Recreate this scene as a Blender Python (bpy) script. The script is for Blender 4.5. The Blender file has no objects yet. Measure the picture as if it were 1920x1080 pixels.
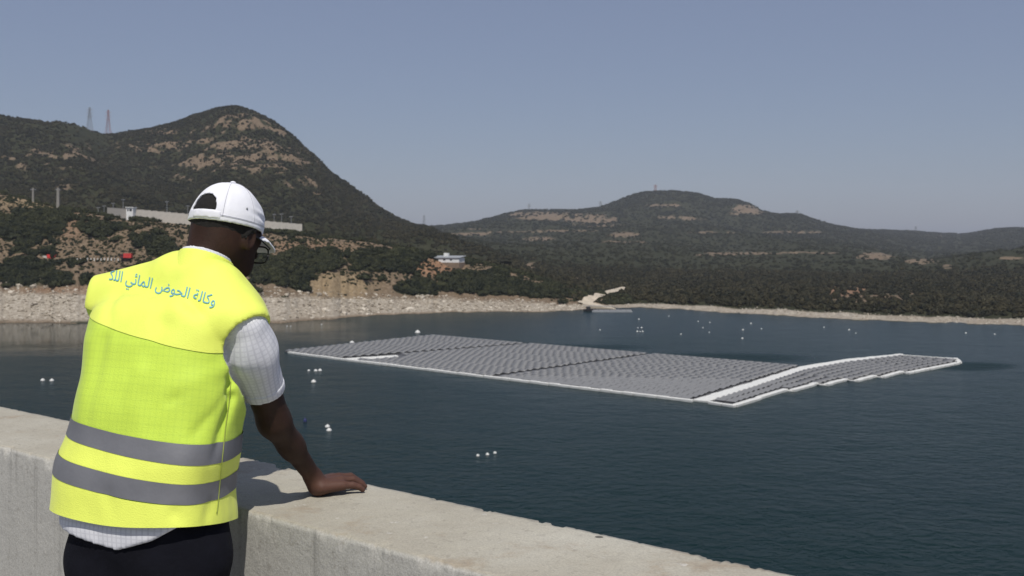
import bpy, bmesh, math, random
import numpy as np
from mathutils import Vector, Matrix
from mathutils.bvhtree import BVHTree

random.seed(7)
rng = np.random.default_rng(11)
SC = bpy.context.scene
COL = SC.collection

# ------------------------------------------------------------------ camera
F = 1870.0 / 1920.0            # focal length in picture widths
CAMZ = 1.53                    # eye height above the dam walkway
WATER = CAMZ - 28.0            # lake level
cam_d = bpy.data.cameras.new("camera")
cam_d.sensor_width = 36.0
cam_d.lens = 36.0 * F
cam_d.shift_y = -90.0 / 1920.0
cam_d.clip_start = 0.05
cam_d.clip_end = 20000.0
cam_d.dof.use_dof = True          # focused on the man; the far shore is a touch soft
cam_d.dof.focus_distance = 2.25
cam_d.dof.aperture_fstop = 11.0
cam = bpy.data.objects.new("camera", cam_d)
cam.location = (0, 0, CAMZ)
cam.rotation_euler = (math.radians(90), 0, 0)
COL.objects.link(cam)
SC.camera = cam

# ------------------------------------------------------------------ sky, sun, exposure
SUN_EL = math.radians(58.0)
SUN_AZ = math.radians(172.0)   # clockwise from +Y: behind the camera, a little to the right
w = bpy.data.worlds.new("World")
SC.world = w
w.use_nodes = True
nt = w.node_tree
bg = nt.nodes["Background"]
sky = nt.nodes.new("ShaderNodeTexSky")
sky.sky_type = 'NISHITA'
sky.sun_disc = False
sky.sun_elevation = SUN_EL
sky.sun_rotation = SUN_AZ
sky.altitude = 0.0
sky.air_density = 1.0
sky.dust_density = 1.0
sky.ozone_density = 1.5
# hazy summer sky: the physical sky plus an even veil of bluish haze in every direction
sm = nt.nodes.new("ShaderNodeVectorMath"); sm.operation = 'MULTIPLY_ADD'
nt.links.new(sky.outputs[0], sm.inputs[0])
sm.inputs[1].default_value = (0.30, 0.30, 0.30)
sm.inputs[2].default_value = (1.14, 1.28, 1.92)
nt.links.new(sm.outputs[0], bg.inputs[0])
bg.inputs[1].default_value = 0.10
sl = bpy.data.lights.new("sun", 'SUN')
sl.energy = 3.3
sl.angle = math.radians(0.55)
sl.color = (1.0, 0.95, 0.87)
so = bpy.data.objects.new("sun", sl)
sv = Vector((math.sin(SUN_AZ) * math.cos(SUN_EL), math.cos(SUN_AZ) * math.cos(SUN_EL), math.sin(SUN_EL)))
so.rotation_euler = sv.to_track_quat('Z', 'Y').to_euler()
so.location = (0, -5, 40)
COL.objects.link(so)
SC.view_settings.view_transform = 'Standard'
SC.view_settings.look = 'None'
SC.view_settings.exposure = 0.20
SC.view_settings.gamma = 1.0
SC.view_settings.use_curve_mapping = False
SC.cycles.use_denoising = True
SC.cycles.max_bounces = 8
SC.cycles.volume_bounces = 0
SC.cycles.caustics_reflective = False
SC.cycles.caustics_refractive = False

# ------------------------------------------------------------------ helpers
def P(x, y, D):
    """point seen at photo pixel (x, y) at distance D from the camera plane"""
    return np.array([(x - 960.0) / 1870.0 * D, D, CAMZ - (y - 450.0) / 1870.0 * D])

def V(a):
    return Vector((float(a[0]), float(a[1]), float(a[2])))

def _hash(i, j, k, seed):
    h = (i * 374761393 + j * 668265263 + k * 2147483647 + seed * 974634777) & 0xFFFFFFFF
    h = ((h ^ (h >> 13)) * 1274126177) & 0xFFFFFFFF
    h = h ^ (h >> 16)
    return (h & 0xFFFFFF) / float(0xFFFFFF)

def vnoise(p, seed=0):
    """value noise, p (N,3) -> (N,) in -1..1"""
    p = np.asarray(p, dtype=np.float64)
    i = np.floor(p).astype(np.int64)
    f = p - i
    f = f * f * f * (f * (f * 6 - 15) + 10)
    r = 0
    for dx in (0, 1):
        for dy in (0, 1):
            for dz in (0, 1):
                wgt = (f[:, 0] if dx else 1 - f[:, 0]) * (f[:, 1] if dy else 1 - f[:, 1]) * (f[:, 2] if dz else 1 - f[:, 2])
                r = r + wgt * _hash(i[:, 0] + dx, i[:, 1] + dy, i[:, 2] + dz, seed)
    return r * 2 - 1

def fbm(p, oct=4, seed=0, lac=2.03, gain=0.5):
    p = np.asarray(p, dtype=np.float64)
    r = 0; a = 1.0; n = 0
    for o in range(oct):
        r = r + a * vnoise(p, seed + o * 17)
        n += a
        p = p * lac + 13.7
        a *= gain
    return r / n

def sstep(a, b, x):
    t = np.clip((x - a) / (b - a), 0, 1)
    return t * t * (3 - 2 * t)

def mesh_np(name, verts, faces, smooth=True, attrs=None, vattrs=None):
    """faces: (M,3) or (M,4) array or list of tuples"""
    me = bpy.data.meshes.new(name)
    verts = np.asarray(verts, dtype=np.float32)
    if isinstance(faces, np.ndarray):
        k = faces.shape[1]
        m = len(faces)
        me.vertices.add(len(verts))
        me.vertices.foreach_set("co", verts.ravel())
        me.loops.add(m * k)
        me.loops.foreach_set("vertex_index", faces.astype(np.int32).ravel())
        me.polygons.add(m)
        me.polygons.foreach_set("loop_start", np.arange(0, m * k, k, dtype=np.int32))
        me.update(calc_edges=True)
    else:
        me.from_pydata([tuple(v) for v in verts.tolist()], [], faces)
        me.update()
    if smooth:
        me.polygons.foreach_set("use_smooth", np.ones(len(me.polygons), dtype=bool))
    for kx, vals in (attrs or {}).items():
        a = me.attributes.new(kx, 'FLOAT', 'POINT')
        a.data.foreach_set("value", np.asarray(vals, dtype=np.float32))
    for kx, vals in (vattrs or {}).items():
        a = me.attributes.new(kx, 'FLOAT_VECTOR', 'POINT')
        a.data.foreach_set("vector", np.asarray(vals, dtype=np.float32).ravel())
    me.validate()
    return me

def link(name, me, mat=None, parent=None, loc=None):
    o = bpy.data.objects.new(name, me)
    if mat is not None and me is not None and len(me.materials) == 0:
        me.materials.append(mat)
    if parent is not None:
        o.parent = parent
    if loc is not None:
        o.location = loc
    COL.objects.link(o)
    return o

def empty(name, loc=(0, 0, 0), rz=0.0):
    o = bpy.data.objects.new(name, None)
    o.location = tuple(float(c) for c in loc)
    o.rotation_euler = (0, 0, rz)
    o.empty_display_size = 0.2
    COL.objects.link(o)
    return o

def tag(o, label=None, cat=None, group=None, kind=None):
    if label: o["label"] = label
    if cat: o["category"] = cat
    if group: o["group"] = group
    if kind: o["kind"] = kind
    return o

class MB:
    """collects simple solids into one mesh"""
    def __init__(s):
        s.v = []; s.f = []
    def add(s, verts, faces):
        n = len(s.v)
        s.v += [tuple(map(float, q)) for q in verts]
        s.f += [tuple(i + n for i in fc) for fc in faces]
        return s
    def box(s, c, size, rz=0.0):
        cx, cy, cz = c; hx, hy, hz = [q / 2 for q in size]
        co, si = math.cos(rz), math.sin(rz)
        vs = []
        for z in (-hz, hz):
            for x, y in ((-hx, -hy), (hx, -hy), (hx, hy), (-hx, hy)):
                vs.append((cx + x * co - y * si, cy + x * si + y * co, cz + z))
        return s.add(vs, [(3, 2, 1, 0), (4, 5, 6, 7), (0, 1, 5, 4), (1, 2, 6, 5), (2, 3, 7, 6), (3, 0, 4, 7)])
    def tube(s, pts, radii, n=8, caps=True):
        pts = [Vector(tuple(map(float, q))) for q in pts]
        if not hasattr(radii, '__len__'): radii = [radii] * len(pts)
        rings = []
        up = None
        for i, q in enumerate(pts):
            d = (pts[min(i + 1, len(pts) - 1)] - pts[max(i - 1, 0)]).normalized()
            if up is None:
                up = Vector((0, 0, 1)) if abs(d.z) < 0.9 else Vector((1, 0, 0))
            x = d.cross(up).normalized(); y = x.cross(d).normalized(); up = y
            rings.append([q + (x * math.cos(2 * math.pi * k / n) + y * math.sin(2 * math.pi * k / n)) * radii[i] for k in range(n)])
        vs = [p for r in rings for p in r]
        fs = []
        for i in range(len(rings) - 1):
            for k in range(n):
                a = i * n + k; b = i * n + (k + 1) % n
                fs.append((a, a + n, b + n, b))
        if caps:
            fs.append(tuple(range(n)))
            fs.append(tuple(range(len(vs) - 1, len(vs) - n - 1, -1)))
        return s.add(vs, fs)
    def lathe(s, prof, n=12, c=(0, 0, 0)):
        vs = []; fs = []
        for r, z in prof:
            for k in range(n):
                a = 2 * math.pi * k / n
                vs.append((c[0] + r * math.cos(a), c[1] + r * math.sin(a), c[2] + z))
        for i in range(len(prof) - 1):
            for k in range(n):
                a = i * n + k; b = i * n + (k + 1) % n
                fs.append((a, b, b + n, a + n))
        fs.append(tuple(range(n - 1, -1, -1)))
        fs.append(tuple(range(len(vs) - n, len(vs))))
        return s.add(vs, fs)
    def mesh(s, name, smooth=False):
        me = bpy.data.meshes.new(name)
        me.from_pydata(s.v, [], s.f)
        me.update()
        if smooth:
            me.polygons.foreach_set("use_smooth", np.ones(len(me.polygons), dtype=bool))
        return me
    def build(s, name, mat, parent=None, smooth=False, loc=None):
        return link(name, s.mesh(name, smooth), mat, parent, loc)

# ------------------------------------------------------------------ node helpers
def mat_new(name):
    m = bpy.data.materials.new(name)
    m.use_nodes = True
    n = m.node_tree
    b = n.nodes["Principled BSDF"]
    return m, n, b

def N(n, t, **kw):
    nd = n.nodes.new(t)
    for k, v in kw.items():
        if k.startswith('i_'):
            key = k[2:]
            key = int(key) if key.isdigit() else key.replace('_', ' ')
            nd.inputs[key].default_value = v
        else:
            setattr(nd, k, v)
    return nd

def L(n, a, b):
    n.links.new(a, b)

def noise(n, scale, detail=4, rough=0.55, vec=None, dist=0.0):
    nd = N(n, "ShaderNodeTexNoise")
    nd.inputs["Scale"].default_value = scale
    nd.inputs["Detail"].default_value = detail
    nd.inputs["Roughness"].default_value = rough
    nd.inputs["Distortion"].default_value = dist
    if vec is not None: L(n, vec, nd.inputs["Vector"])
    return nd.outputs["Fac"]

def ramp(n, src, stops):
    r = N(n, "ShaderNodeValToRGB")
    el = r.color_ramp.elements
    el[0].position, el[0].color = stops[0][0], (*stops[0][1], 1) if len(stops[0][1]) == 3 else stops[0][1]
    el[1].position, el[1].color = stops[-1][0], (*stops[-1][1], 1)
    for p, c in stops[1:-1]:
        e = el.new(p); e.color = (*c, 1)
    L(n, src, r.inputs[0])
    return r.outputs[0]

def framp(n, src, a, b, lo=0.0, hi=1.0):
    m = N(n, "ShaderNodeMapRange", interpolation_type='SMOOTHSTEP')
    m.inputs["From Min"].default_value = a; m.inputs["From Max"].default_value = b
    m.inputs["To Min"].default_value = lo; m.inputs["To Max"].default_value = hi
    L(n, src, m.inputs["Value"])
    return m.outputs["Result"]

def math_(n, op, a, b=None):
    m = N(n, "ShaderNodeMath", operation=op)
    for i, q in enumerate((a, b)):
        if q is None: continue
        if isinstance(q, (int, float)): m.inputs[i].default_value = q
        else: L(n, q, m.inputs[i])
    return m.outputs[0]

def mixc(n, fac, a, b, mode='MIX'):
    m = N(n, "ShaderNodeMix", data_type='RGBA', blend_type=mode)
    if isinstance(fac, (int, float)): m.inputs[0].default_value = fac
    else: L(n, fac, m.inputs[0])
    for i, q in ((6, a), (7, b)):
        if isinstance(q, tuple): m.inputs[i].default_value = (*q[:3], 1)
        else: L(n, q, m.inputs[i])
    return m.outputs[2]

def bump(n, b, height, strength=0.4, dist=0.01):
    bp = N(n, "ShaderNodeBump")
    bp.inputs["Strength"].default_value = strength
    bp.inputs["Distance"].default_value = dist
    L(n, height, bp.inputs["Height"])
    L(n, bp.outputs[0], b.inputs["Normal"])
    return bp

def attr(n, name):
    a = N(n, "ShaderNodeAttribute", attribute_name=name)
    return a

def objvec(n):
    return N(n, "ShaderNodeTexCoord").outputs["Object"]

def posvec(n):
    return N(n, "ShaderNodeNewGeometry").outputs["Position"]

def mapping(n, vec, scale=(1, 1, 1), rot=(0, 0, 0), loc=(0, 0, 0)):
    m = N(n, "ShaderNodeMapping")
    m.inputs["Scale"].default_value = scale
    m.inputs["Rotation"].default_value = rot
    m.inputs["Location"].default_value = loc
    L(n, vec, m.inputs["Vector"])
    return m.outputs[0]

def simple(name, col, rough=0.6, var=0.12, scale=3.0, metallic=0.0, bmp=0.0):
    m, n, b = mat_new(name)
    v = objvec(n)
    f = noise(n, scale, 5, 0.6, v)
    lo = tuple(c * (1 - var) for c in col); hi = tuple(min(1, c * (1 + var)) for c in col)
    L(n, ramp(n, f, [(0.3, lo), (0.7, hi)]), b.inputs["Base Color"])
    b.inputs["Roughness"].default_value = rough
    b.inputs["Metallic"].default_value = metallic
    if bmp: bump(n, b, f, bmp, 0.02)
    return m
# ------------------------------------------------------------------ terrain
def interp(keys, x):
    k = np.array(keys, dtype=float)
    return np.interp(x, k[:, 0], k[:, 1])

def smooth1(a, n=6):
    k = np.hanning(2 * n + 3)[1:-1]; k /= k.sum()
    return np.convolve(np.pad(a, n, mode='edge'), k, mode='valid')

cols = np.concatenate([np.arange(-900, -60, 14.0), np.arange(-60, 1980, 2.6), np.arange(1980, 2900, 14.0)])
yz = lambda y, D: CAMZ - (y - 450.0) / 1870.0 * D

y0 = interp([(-900, 600), (0, 605), (170, 606), (400, 607), (520, 606), (600, 600), (700, 591), (850, 586), (1000, 584.5), (1085, 582.5),
             (1110, 580), (1140, 578), (1200, 577), (1300, 582), (1400, 589), (1600, 600), (1800, 607), (1920, 611), (2900, 640)], cols)
y0 = y0 + 1.1 * vnoise(np.stack([cols / 23.0, cols * 0, cols * 0], 1), 3) + 0.6 * vnoise(np.stack([cols / 8.0, cols * 0, cols * 0], 1), 4)
D0 = 28.0 * 1870.0 / (y0 - 450.0)
y1 = interp([(-900, 545), (0, 549), (170, 552), (400, 556), (520, 556), (600, 560), (700, 561), (850, 563), (1000, 569), (1090, 572),
             (1140, 571), (1200, 570), (1300, 573), (1400, 579), (1600, 588), (1800, 595), (1920, 599), (2900, 622)], cols)
y1 = y1 + 2.0 * vnoise(np.stack([cols / 30.0, cols * 0, cols * 0], 1), 8)
D1 = D0 + interp([(0, 22), (700, 20), (1000, 14), (1100, 12), (1300, 14), (1920, 16)], cols)
y2 = interp([(-900, 330), (-100, 345), (0, 361), (60, 377), (110, 392), (200, 406), (240, 412), (400, 425), (570, 441), (640, 449), (700, 455), (760, 470),
             (870, 489), (960, 508), (1050, 538), (1130, 556), (1200, 562), (1300, 562), (1400, 564), (1600, 570), (1800, 576), (1920, 580), (2900, 600)], cols)
D2 = interp([(-900, 460), (0, 450), (200, 424), (240, 418), (400, 420), (570, 428), (640, 430), (760, 440), (870, 450), (960, 452), (1050, 445),
             (1130, 440), (1200, 455), (1300, 445), (1400, 435), (1600, 415), (1920, 395), (2900, 370)], cols)
y3 = np.where(cols < 600, y2 + 10, interp([(600, 458), (640, 461), (700, 468), (760, 477), (870, 492), (960, 503), (1050, 516), (1130, 523),
             (1200, 524), (1300, 527), (1400, 528), (1600, 526), (1800, 520), (1920, 513), (2900, 490)], cols))
D3 = interp([(0, 560), (900, 600), (1200, 700), (2900, 700)], cols)
y4 = interp([(-900, 480), (640, 480), (700, 470), (800, 458), (900, 466), (1050, 470), (1200, 475), (1300, 480), (1400, 482), (1600, 492),
             (1740, 500), (1800, 495), (1920, 478), (2100, 455), (2900, 430)], cols)
D4 = interp([(0, 1050), (1400, 1150), (1920, 900), (2900, 900)], cols)
y5 = interp([(-900, 478), (700, 472), (800, 446), (900, 441), (1000, 433), (1100, 431), (1200, 431), (1300, 432), (1400, 437), (1500, 442),
             (1600, 456), (1740, 488), (1800, 486), (1920, 486), (2900, 445)], cols)
D5 = interp([(0, 1800), (1500, 1850), (1920, 1700)], cols)
y6 = interp([(-900, 470), (700, 462), (760, 438), (790, 429), (850, 424.5), (900, 418), (930, 410), (950, 403), (980, 398), (1050, 396), (1085, 396),
             (1130, 389), (1180, 370), (1210, 364), (1240, 362), (1280, 363), (1310, 366), (1340, 377), (1380, 378), (1405, 386), (1430, 399), (1450, 405),
             (1500, 407), (1525, 416), (1560, 425), (1600, 432), (1640, 434), (1700, 435), (1740, 438), (1790, 441), (1812, 442), (1840, 436),
             (1870, 431), (1905, 430), (1960, 432), (2200, 425), (2900, 440)], cols)
D6 = interp([(0, 2500), (1450, 2600), (1620, 3300), (1800, 3300), (1830, 2900), (2900, 2900)], cols)
Z0 = np.full_like(cols, WATER)
lines = [(D0 - 60, Z0 - 7), (D0, Z0 - 0.05), (D1, yz(y1, D1)), (smooth1(D2), yz(smooth1(y2, 8), smooth1(D2))), (smooth1(D3), yz(smooth1(y3), D3)),
         (smooth1(D4), yz(smooth1(y4), D4)), (D5, yz(smooth1(y5), D5)), (smooth1(D6), yz(smooth1(y6, 3), smooth1(D6)))]
lines.append((lines[-1][0] + 700, lines[-1][1] - 90))
rows_per = [5, 26, 80, 26, 60, 60, 60, 8]

def column_surface(lines, rows_per):
    D = np.array([l[0] for l in lines]); Z = np.array([l[1] for l in lines])
    h = np.diff(D, axis=0); dl = np.diff(Z, axis=0) / h
    m = np.zeros_like(Z)
    prod = dl[:-1] * dl[1:]
    w1 = 2 * h[1:] + h[:-1]; w2 = h[1:] + 2 * h[:-1]
    with np.errstate(divide='ignore', invalid='ignore'):
        hm = (w1 + w2) / (w1 / dl[:-1] + w2 / dl[1:])
    m[1:-1] = np.where(prod > 0, hm, 0)
    m[0] = dl[0]; m[-1] = dl[-1]
    outD = []; outZ = []; outS = []
    for k, n in enumerate(rows_per):
        for i in range(n + (1 if k == len(rows_per) - 1 else 0)):
            t = i / n
            h00 = 2 * t**3 - 3 * t**2 + 1; h10 = t**3 - 2 * t**2 + t; h01 = -2 * t**3 + 3 * t**2; h11 = t**3 - t**2
            outD.append(D[k] + t * h[k])
            outZ.append(h00 * Z[k] + h10 * h[k] * m[k] + h01 * Z[k + 1] + h11 * h[k] * m[k + 1])
            outS.append(k + t)
    return np.array(outD), np.array(outZ), np.array(outS)

def px_mask(x, y, ells, soft=0.5):
    r = np.zeros_like(x)
    for (cx, cy, rx, ry, s) in ells:
        q = np.sqrt(((x - cx) / rx) ** 2 + ((y - cy) / ry) ** 2)
        r = np.maximum(r, s * (1 - sstep(1 - soft, 1 + soft, q)))
    return r

class Land:
    def __init__(self, name, lines, rows_per, cols):
        self.name = name; self.cols = cols
        self.D, self.Z, self.S = column_surface(lines, rows_per)
        self.S = np.repeat(self.S[:, None], len(cols), 1)
        self.X = (cols[None, :] - 960.0) / 1870.0 * self.D
    def py(self):
        return 450.0 + (CAMZ - self.Z) * 1870.0 / self.D
    def pts(self, s=1.0):
        return np.stack([self.X.ravel() * s, self.D.ravel() * s, self.Z.ravel() * s * 0], 1)
    def prof(self, x):
        j = np.interp(x, self.cols, np.arange(len(self.cols)))
        a = int(np.clip(math.floor(j), 0, len(self.cols) - 2)); t = j - a
        return self.D[:, a] * (1 - t) + self.D[:, a + 1] * t, self.Z[:, a] * (1 - t) + self.Z[:, a + 1] * t
    def hit(self, x, y, smin=5):
        D, Z = self.prof(x)
        yy = 450.0 + (CAMZ - Z) * 1870.0 / D
        for i in range(smin, len(yy) - 1):
            if yy[i + 1] <= y:
                t = (yy[i] - y) / max(1e-6, yy[i] - yy[i + 1])
                t = min(max(t, 0), 1)
                d = D[i] + t * (D[i + 1] - D[i])
                return np.array([(x - 960) / 1870 * d, d, Z[i] + t * (Z[i + 1] - Z[i])])
        return None
    def ground(self, X, Y):
        D, Z = self.prof(960 + 1870 * X / Y)
        return float(np.interp(Y, D, Z))
    def mesh(self, attrs):
        R, Cn = self.D.shape
        v = np.stack([self.X.ravel(), self.D.ravel(), self.Z.ravel()], 1)
        i = np.arange(R * Cn).reshape(R, Cn)
        f = np.stack([i[:-1, :-1].ravel(), i[:-1, 1:].ravel(), i[1:, 1:].ravel(), i[1:, :-1].ravel()], 1)
        return mesh_np(self.name, v, f, True, {k: a.ravel() for k, a in attrs.items()})
    def scatter(self, dens, n, seed, xlim=(-700, 2700)):
        """n random points with probability ~ dens * cell area; returns pts and the cell index"""
        g = np.random.default_rng(seed)
        dD = np.diff(self.D, axis=0)[:, :-1]; dX = np.abs(np.diff(self.X, axis=1))[:-1]
        p = dens[:-1, :-1] * dD * dX
        ok = (self.cols[:-1] > xlim[0]) & (self.cols[:-1] < xlim[1])
        p = p * ok[None, :]
        c = np.cumsum(p.ravel()); c /= c[-1]
        k = np.searchsorted(c, g.random(n))
        k = np.minimum(k, p.size - 1)
        r, q = np.unravel_index(k, p.shape)
        a = g.random(n)[:, None]; b = g.random(n)[:, None]
        V3 = np.stack([self.X, self.D, self.Z], 2)
        pt = (V3[r, q] * (1 - a) + V3[r + 1, q] * a) * (1 - b) + (V3[r, q + 1] * (1 - a) + V3[r + 1, q + 1] * a) * b
        return pt, r, q

# --- lake banks and the hills across the water
land = Land("hills", lines, rows_per, cols)
S, Dm = land.S, land.D
pw = np.stack([land.X.ravel(), land.D.ravel(), np.zeros(land.X.size)], 1)
shp = land.X.shape
n60 = fbm(pw / 60.0, 4, 21).reshape(shp)
n14 = fbm(pw / 14.0, 4, 31).reshape(shp)
n4 = fbm(pw / 4.0, 3, 41).reshape(shp)
n220 = fbm(pw / 230.0, 4, 51).reshape(shp)
rid = 1 - 2 * np.abs(fbm(pw / np.array([150.0, 330.0, 1.0]), 4, 61).reshape(shp))
near = 1 - sstep(3.2, 4.2, S)
a_shore = sstep(1.0, 1.25, S) * (1 - sstep(1.92, 2.06, S + 0.10 * n14 + 0.05 * n4))
a_bank = sstep(1.9, 2.4, S) * (1 - sstep(2.8, 3.0, S))
platform = np.exp(-((land.cols[None, :] - 400) / 190.0) ** 2) * sstep(2.6, 2.95, S) * (1 - sstep(3.3, 3.6, S))
dz = near * (a_shore * (0.28 * n4 + 0.4 * n14) + a_bank * (1.5 * n14 + 0.45 * n4) + sstep(2.8, 3.0, S) * 0.3 * n14) * (1 - platform)
far = sstep(3.2, 4.2, S)
crest = np.exp(-((S - 7.0) / 0.40) ** 2)
dz = dz + far * (1 - 0.85 * crest) * (7.0 * n220 + 2.2 * n60 + 9.0 * rid * sstep(3.6, 4.6, S) + 0.7 * n14) * np.clip(Dm / 1500.0, 0.35, 1.3)
dz = dz + far * crest * (1.4 * n60 + 1.0 * n14)
land.Z = land.Z + dz * sstep(0.9, 1.15, S)
land.Z = np.where(S < 1.0, np.minimum(land.Z, WATER - 0.02), land.Z)
gx = np.repeat(land.cols[None, :], shp[0], 0); gy = land.py()
bare_l = [(1580, 545, 44, 8, 1.2), (1640, 560, 90, 10, .7), (1100, 566, 12, 5, 1.2), (1120, 557, 15, 5, 1.2), (1140, 550, 15, 4.5, 1.2), (1160, 544.5, 15, 4, 1.2), (1700, 548, 34, 4, .9), (1400, 475, 70, 2.2, .8), (1510, 474, 60, 2.2, .8), (1330, 478, 40, 2, .6), (1640, 480, 34, 6, .9),
          (1725, 491, 34, 5, .9), (1780, 501, 16, 4, .7), (1412, 392, 34, 9, 1), (1385, 400, 22, 4, .7), (1030, 405, 80, 8, .75), (1105, 412, 50, 10, .7), (880, 439, 50, 2.5, .9),
          (965, 435, 50, 1.6, .8), (1060, 433, 70, 2, .9), (1010, 448, 28, 4, .8), (1170, 440, 30, 6, .6), (1160, 454, 60, 3, .5), (1265, 408, 40, 2.5, .8),
          (1245, 385, 30, 3, .6), (1330, 436, 50, 2, .7), (1480, 436, 64, 2, .8), (1300, 411, 30, 2, .6), (1900, 484, 34, 3, .8), (1690, 439, 18, 2, .7),
          (1748, 443, 30, 2.5, .7), (1130, 423, 60, 3, .5), (1610, 565, 70, 8, .55), (1560, 558, 50, 4, .4), (900, 430, 60, 1.5, .5),
          (995, 503, 14, 10, .8), (1060, 524, 60, 3, .9), (960, 520, 20, 2, .8)]
bank_bare = [(620, 530, 44, 24, 1), (670, 540, 40, 14, .9), (815, 500, 34, 15, 1), (745, 520, 24, 9, .9), (640, 452, 60, 7, .8), (560, 462, 60, 7, .7), (90, 383, 70, 9, 1), (20, 368, 44, 9, 1),
             (205, 502, 42, 12, .9), (250, 465, 24, 14, .7), (130, 432, 16, 20, .7), (120, 465, 8, 20, .9), (520, 545, 30, 8, .5), (905, 503, 18, 8, .8), (360, 440, 120, 8, .5),
             (1098, 567, 12, 5, 1), (1112, 560, 12, 5, 1), (1126, 555, 12, 5, 1), (170, 487, 90, 3, .8), (120, 545, 130, 6, .8), (980, 566, 90, 3, .5)]
bank_veg = [(705, 488, 95, 20, 1), (560, 505, 66, 30, .9), (900, 530, 56, 22, 1), (1005, 545, 90, 12, 1), (790, 542, 52, 12, .9), (840, 520, 30, 14, .8), (60, 420, 90, 20, .8),
            (25, 515, 70, 22, .8), (180, 432, 36, 16, 1), (265, 455, 30, 14, .9), (140, 495, 40, 10, .5), (300, 470, 40, 10, .7), (100, 530, 80, 10, .6), (640, 475, 60, 8, .6), (900, 482, 40, 10, .7)]
bb = np.maximum(px_mask(gx, gy, bank_bare), 0); bv = px_mask(gx, gy, bank_veg)
jit = 0.35 * n14 + 0.25 * n4
veg_bank = sstep(0.30, 0.66, 0.43 + 0.70 * n14 + 0.50 * n4 + 0.75 * (bv - 0.25) - 0.85 * bb)
right_side = sstep(1120, 1180, gx)
veg_bank = np.maximum(veg_bank, right_side * sstep(0.2, 0.5, 0.75 + 0.4 * n14 - 0.9 * px_mask(gx, gy, bare_l)))
veg_far = sstep(0.25, 0.65, 0.86 + 0.35 * n60 + 0.25 * n14 - 0.95 * px_mask(gx, gy, bare_l, 0.8) * (1 + 1.3 * n14 + 0.9 * n4))
on_bank = (1 - sstep(2.95, 3.25, S))
a_veg = (on_bank * veg_bank + (1 - on_bank) * veg_far) * (1 - a_shore)
a_veg = a_veg * (1 - 0.7 * np.exp(-((gy - (413 + (gx - 244) * 0.0885 + 5)) / 7.0) ** 2) * ((gx > 235) & (gx < 580)))
a_shore2 = np.clip(a_shore + 0.5 * a_shore * n14, 0, 1)
a_tan = np.clip(px_mask(gx, gy, [(635, 535, 60, 26, .6), (90, 380, 90, 14, .6), (815, 502, 40, 16, -.0)]) + 0.25 * n60, 0, 1)
a_red = np.clip(px_mask(gx, gy, [(815, 502, 44, 18, 1), (1580, 545, 60, 9, .8), (560, 462, 90, 10, .4), (170, 545, 140, 8, .5), (130, 425, 30, 24, .4)]), 0, 1)

# --- the mountain on the left
mc = np.concatenate([np.arange(-900, -60, 14.0), np.arange(-60, 960, 2.6)])
msky = interp([(-900, 190), (-400, 215), (-100, 222), (0, 228), (30, 231), (60, 235), (85, 240), (110, 238), (130, 240), (150, 247), (170, 254), (190, 259), (210, 260), (230, 257), (300, 244), (345, 231), (362, 222), (385, 216),
               (405, 209), (430, 206), (455, 209), (480, 218), (505, 231), (530, 247), (548, 262), (570, 284), (586, 296), (596, 304), (612, 323), (640, 345), (672, 367), (700, 390),
               (740, 415), (780, 427), (820, 438), (860, 453), (900, 472), (960, 515)], mc)
mDs = smooth1(interp([(-900, 1100), (120, 1120), (205, 1330), (300, 1290), (430, 1250), (570, 1210), (700, 1140), (960, 950)], mc), 8)
ml = [(np.full_like(mc, 540.0), yz(490, 540.0) + 0 * mc),
      (np.full_like(mc, 720.0), yz(smooth1(interp([(-900, 400), (0, 405), (100, 398), (200, 402), (330, 415), (420, 412), (570, 438), (700, 462), (820, 474), (900, 492), (960, 520)], mc), 12), 720.0)),
      (np.full_like(mc, 930.0), yz(smooth1(interp([(-900, 290), (0, 300), (70, 296), (130, 306), (200, 352), (260, 372), (330, 368), (430, 322), (500, 326), (570, 360), (640, 402), (700, 430), (820, 457), (900, 482), (960, 518)], mc), 12), 930.0)),
      (mDs, yz(smooth1(msky, 2), mDs))]
ml.append((mDs + 450, ml[-1][1] - 160))
mount = Land("mountain", ml, [24, 70, 80, 24], mc)
mp = np.stack([mount.X.ravel(), mount.D.ravel(), np.zeros(mount.X.size)], 1)
ms = mount.X.shape; MS = mount.S
m80 = 1 - 2 * np.abs(fbm(mp / np.array([95.0, 240.0, 1.0]), 4, 71).reshape(ms))
m40 = 1 - 2 * np.abs(fbm(mp / np.array([38.0, 80.0, 1.0]), 3, 75).reshape(ms))
m30 = fbm(mp / 32.0, 4, 81).reshape(ms); m9 = fbm(mp / 9.0, 4, 91).reshape(ms)
mcrest = np.exp(-((MS - 3.0) / 0.34) ** 2)
mount.Z = mount.Z + (1 - 0.93 * mcrest) * (11.0 * m80 + 4.5 * m40 + 3.5 * m30 + 1.4 * m9) * sstep(0.2, 0.9, MS) + mcrest * (0.8 * m30 + 0.7 * m9)
mx = np.repeat(mc[None, :], ms[0], 0); my = mount.py()
mbare = px_mask(mx, my, [(430, 275, 170, 62, .75), (548, 298, 60, 14, 1.0), (470, 235, 100, 30, .72), (560, 340, 60, 30, .45), (90, 300, 110, 40, .42), (120, 292, 46, 9, .85), (150, 280, 20, 6, .7), (85, 302, 24, 8, .7), (70, 285, 22, 8, .6),
                         (120, 345, 34, 12, .75), (130, 325, 24, 10, .5), (600, 350, 40, 20, .35), (590, 362, 20, 6, .6), (330, 385, 20, 12, .4), (370, 330, 50, 20, .3), (250, 270, 60, 10, .35), (30, 270, 40, 8, .3)], 0.7)
strata = np.sin((mount.Z + 6 * m30 + 0.02 * mount.X) / 3.6) * 0.5 + 0.5
mbare2 = np.clip(mbare * (0.72 + 0.5 * m30 + 0.9 * m9 + 0.5 * (strata - 0.5)), 0, 1)
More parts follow.
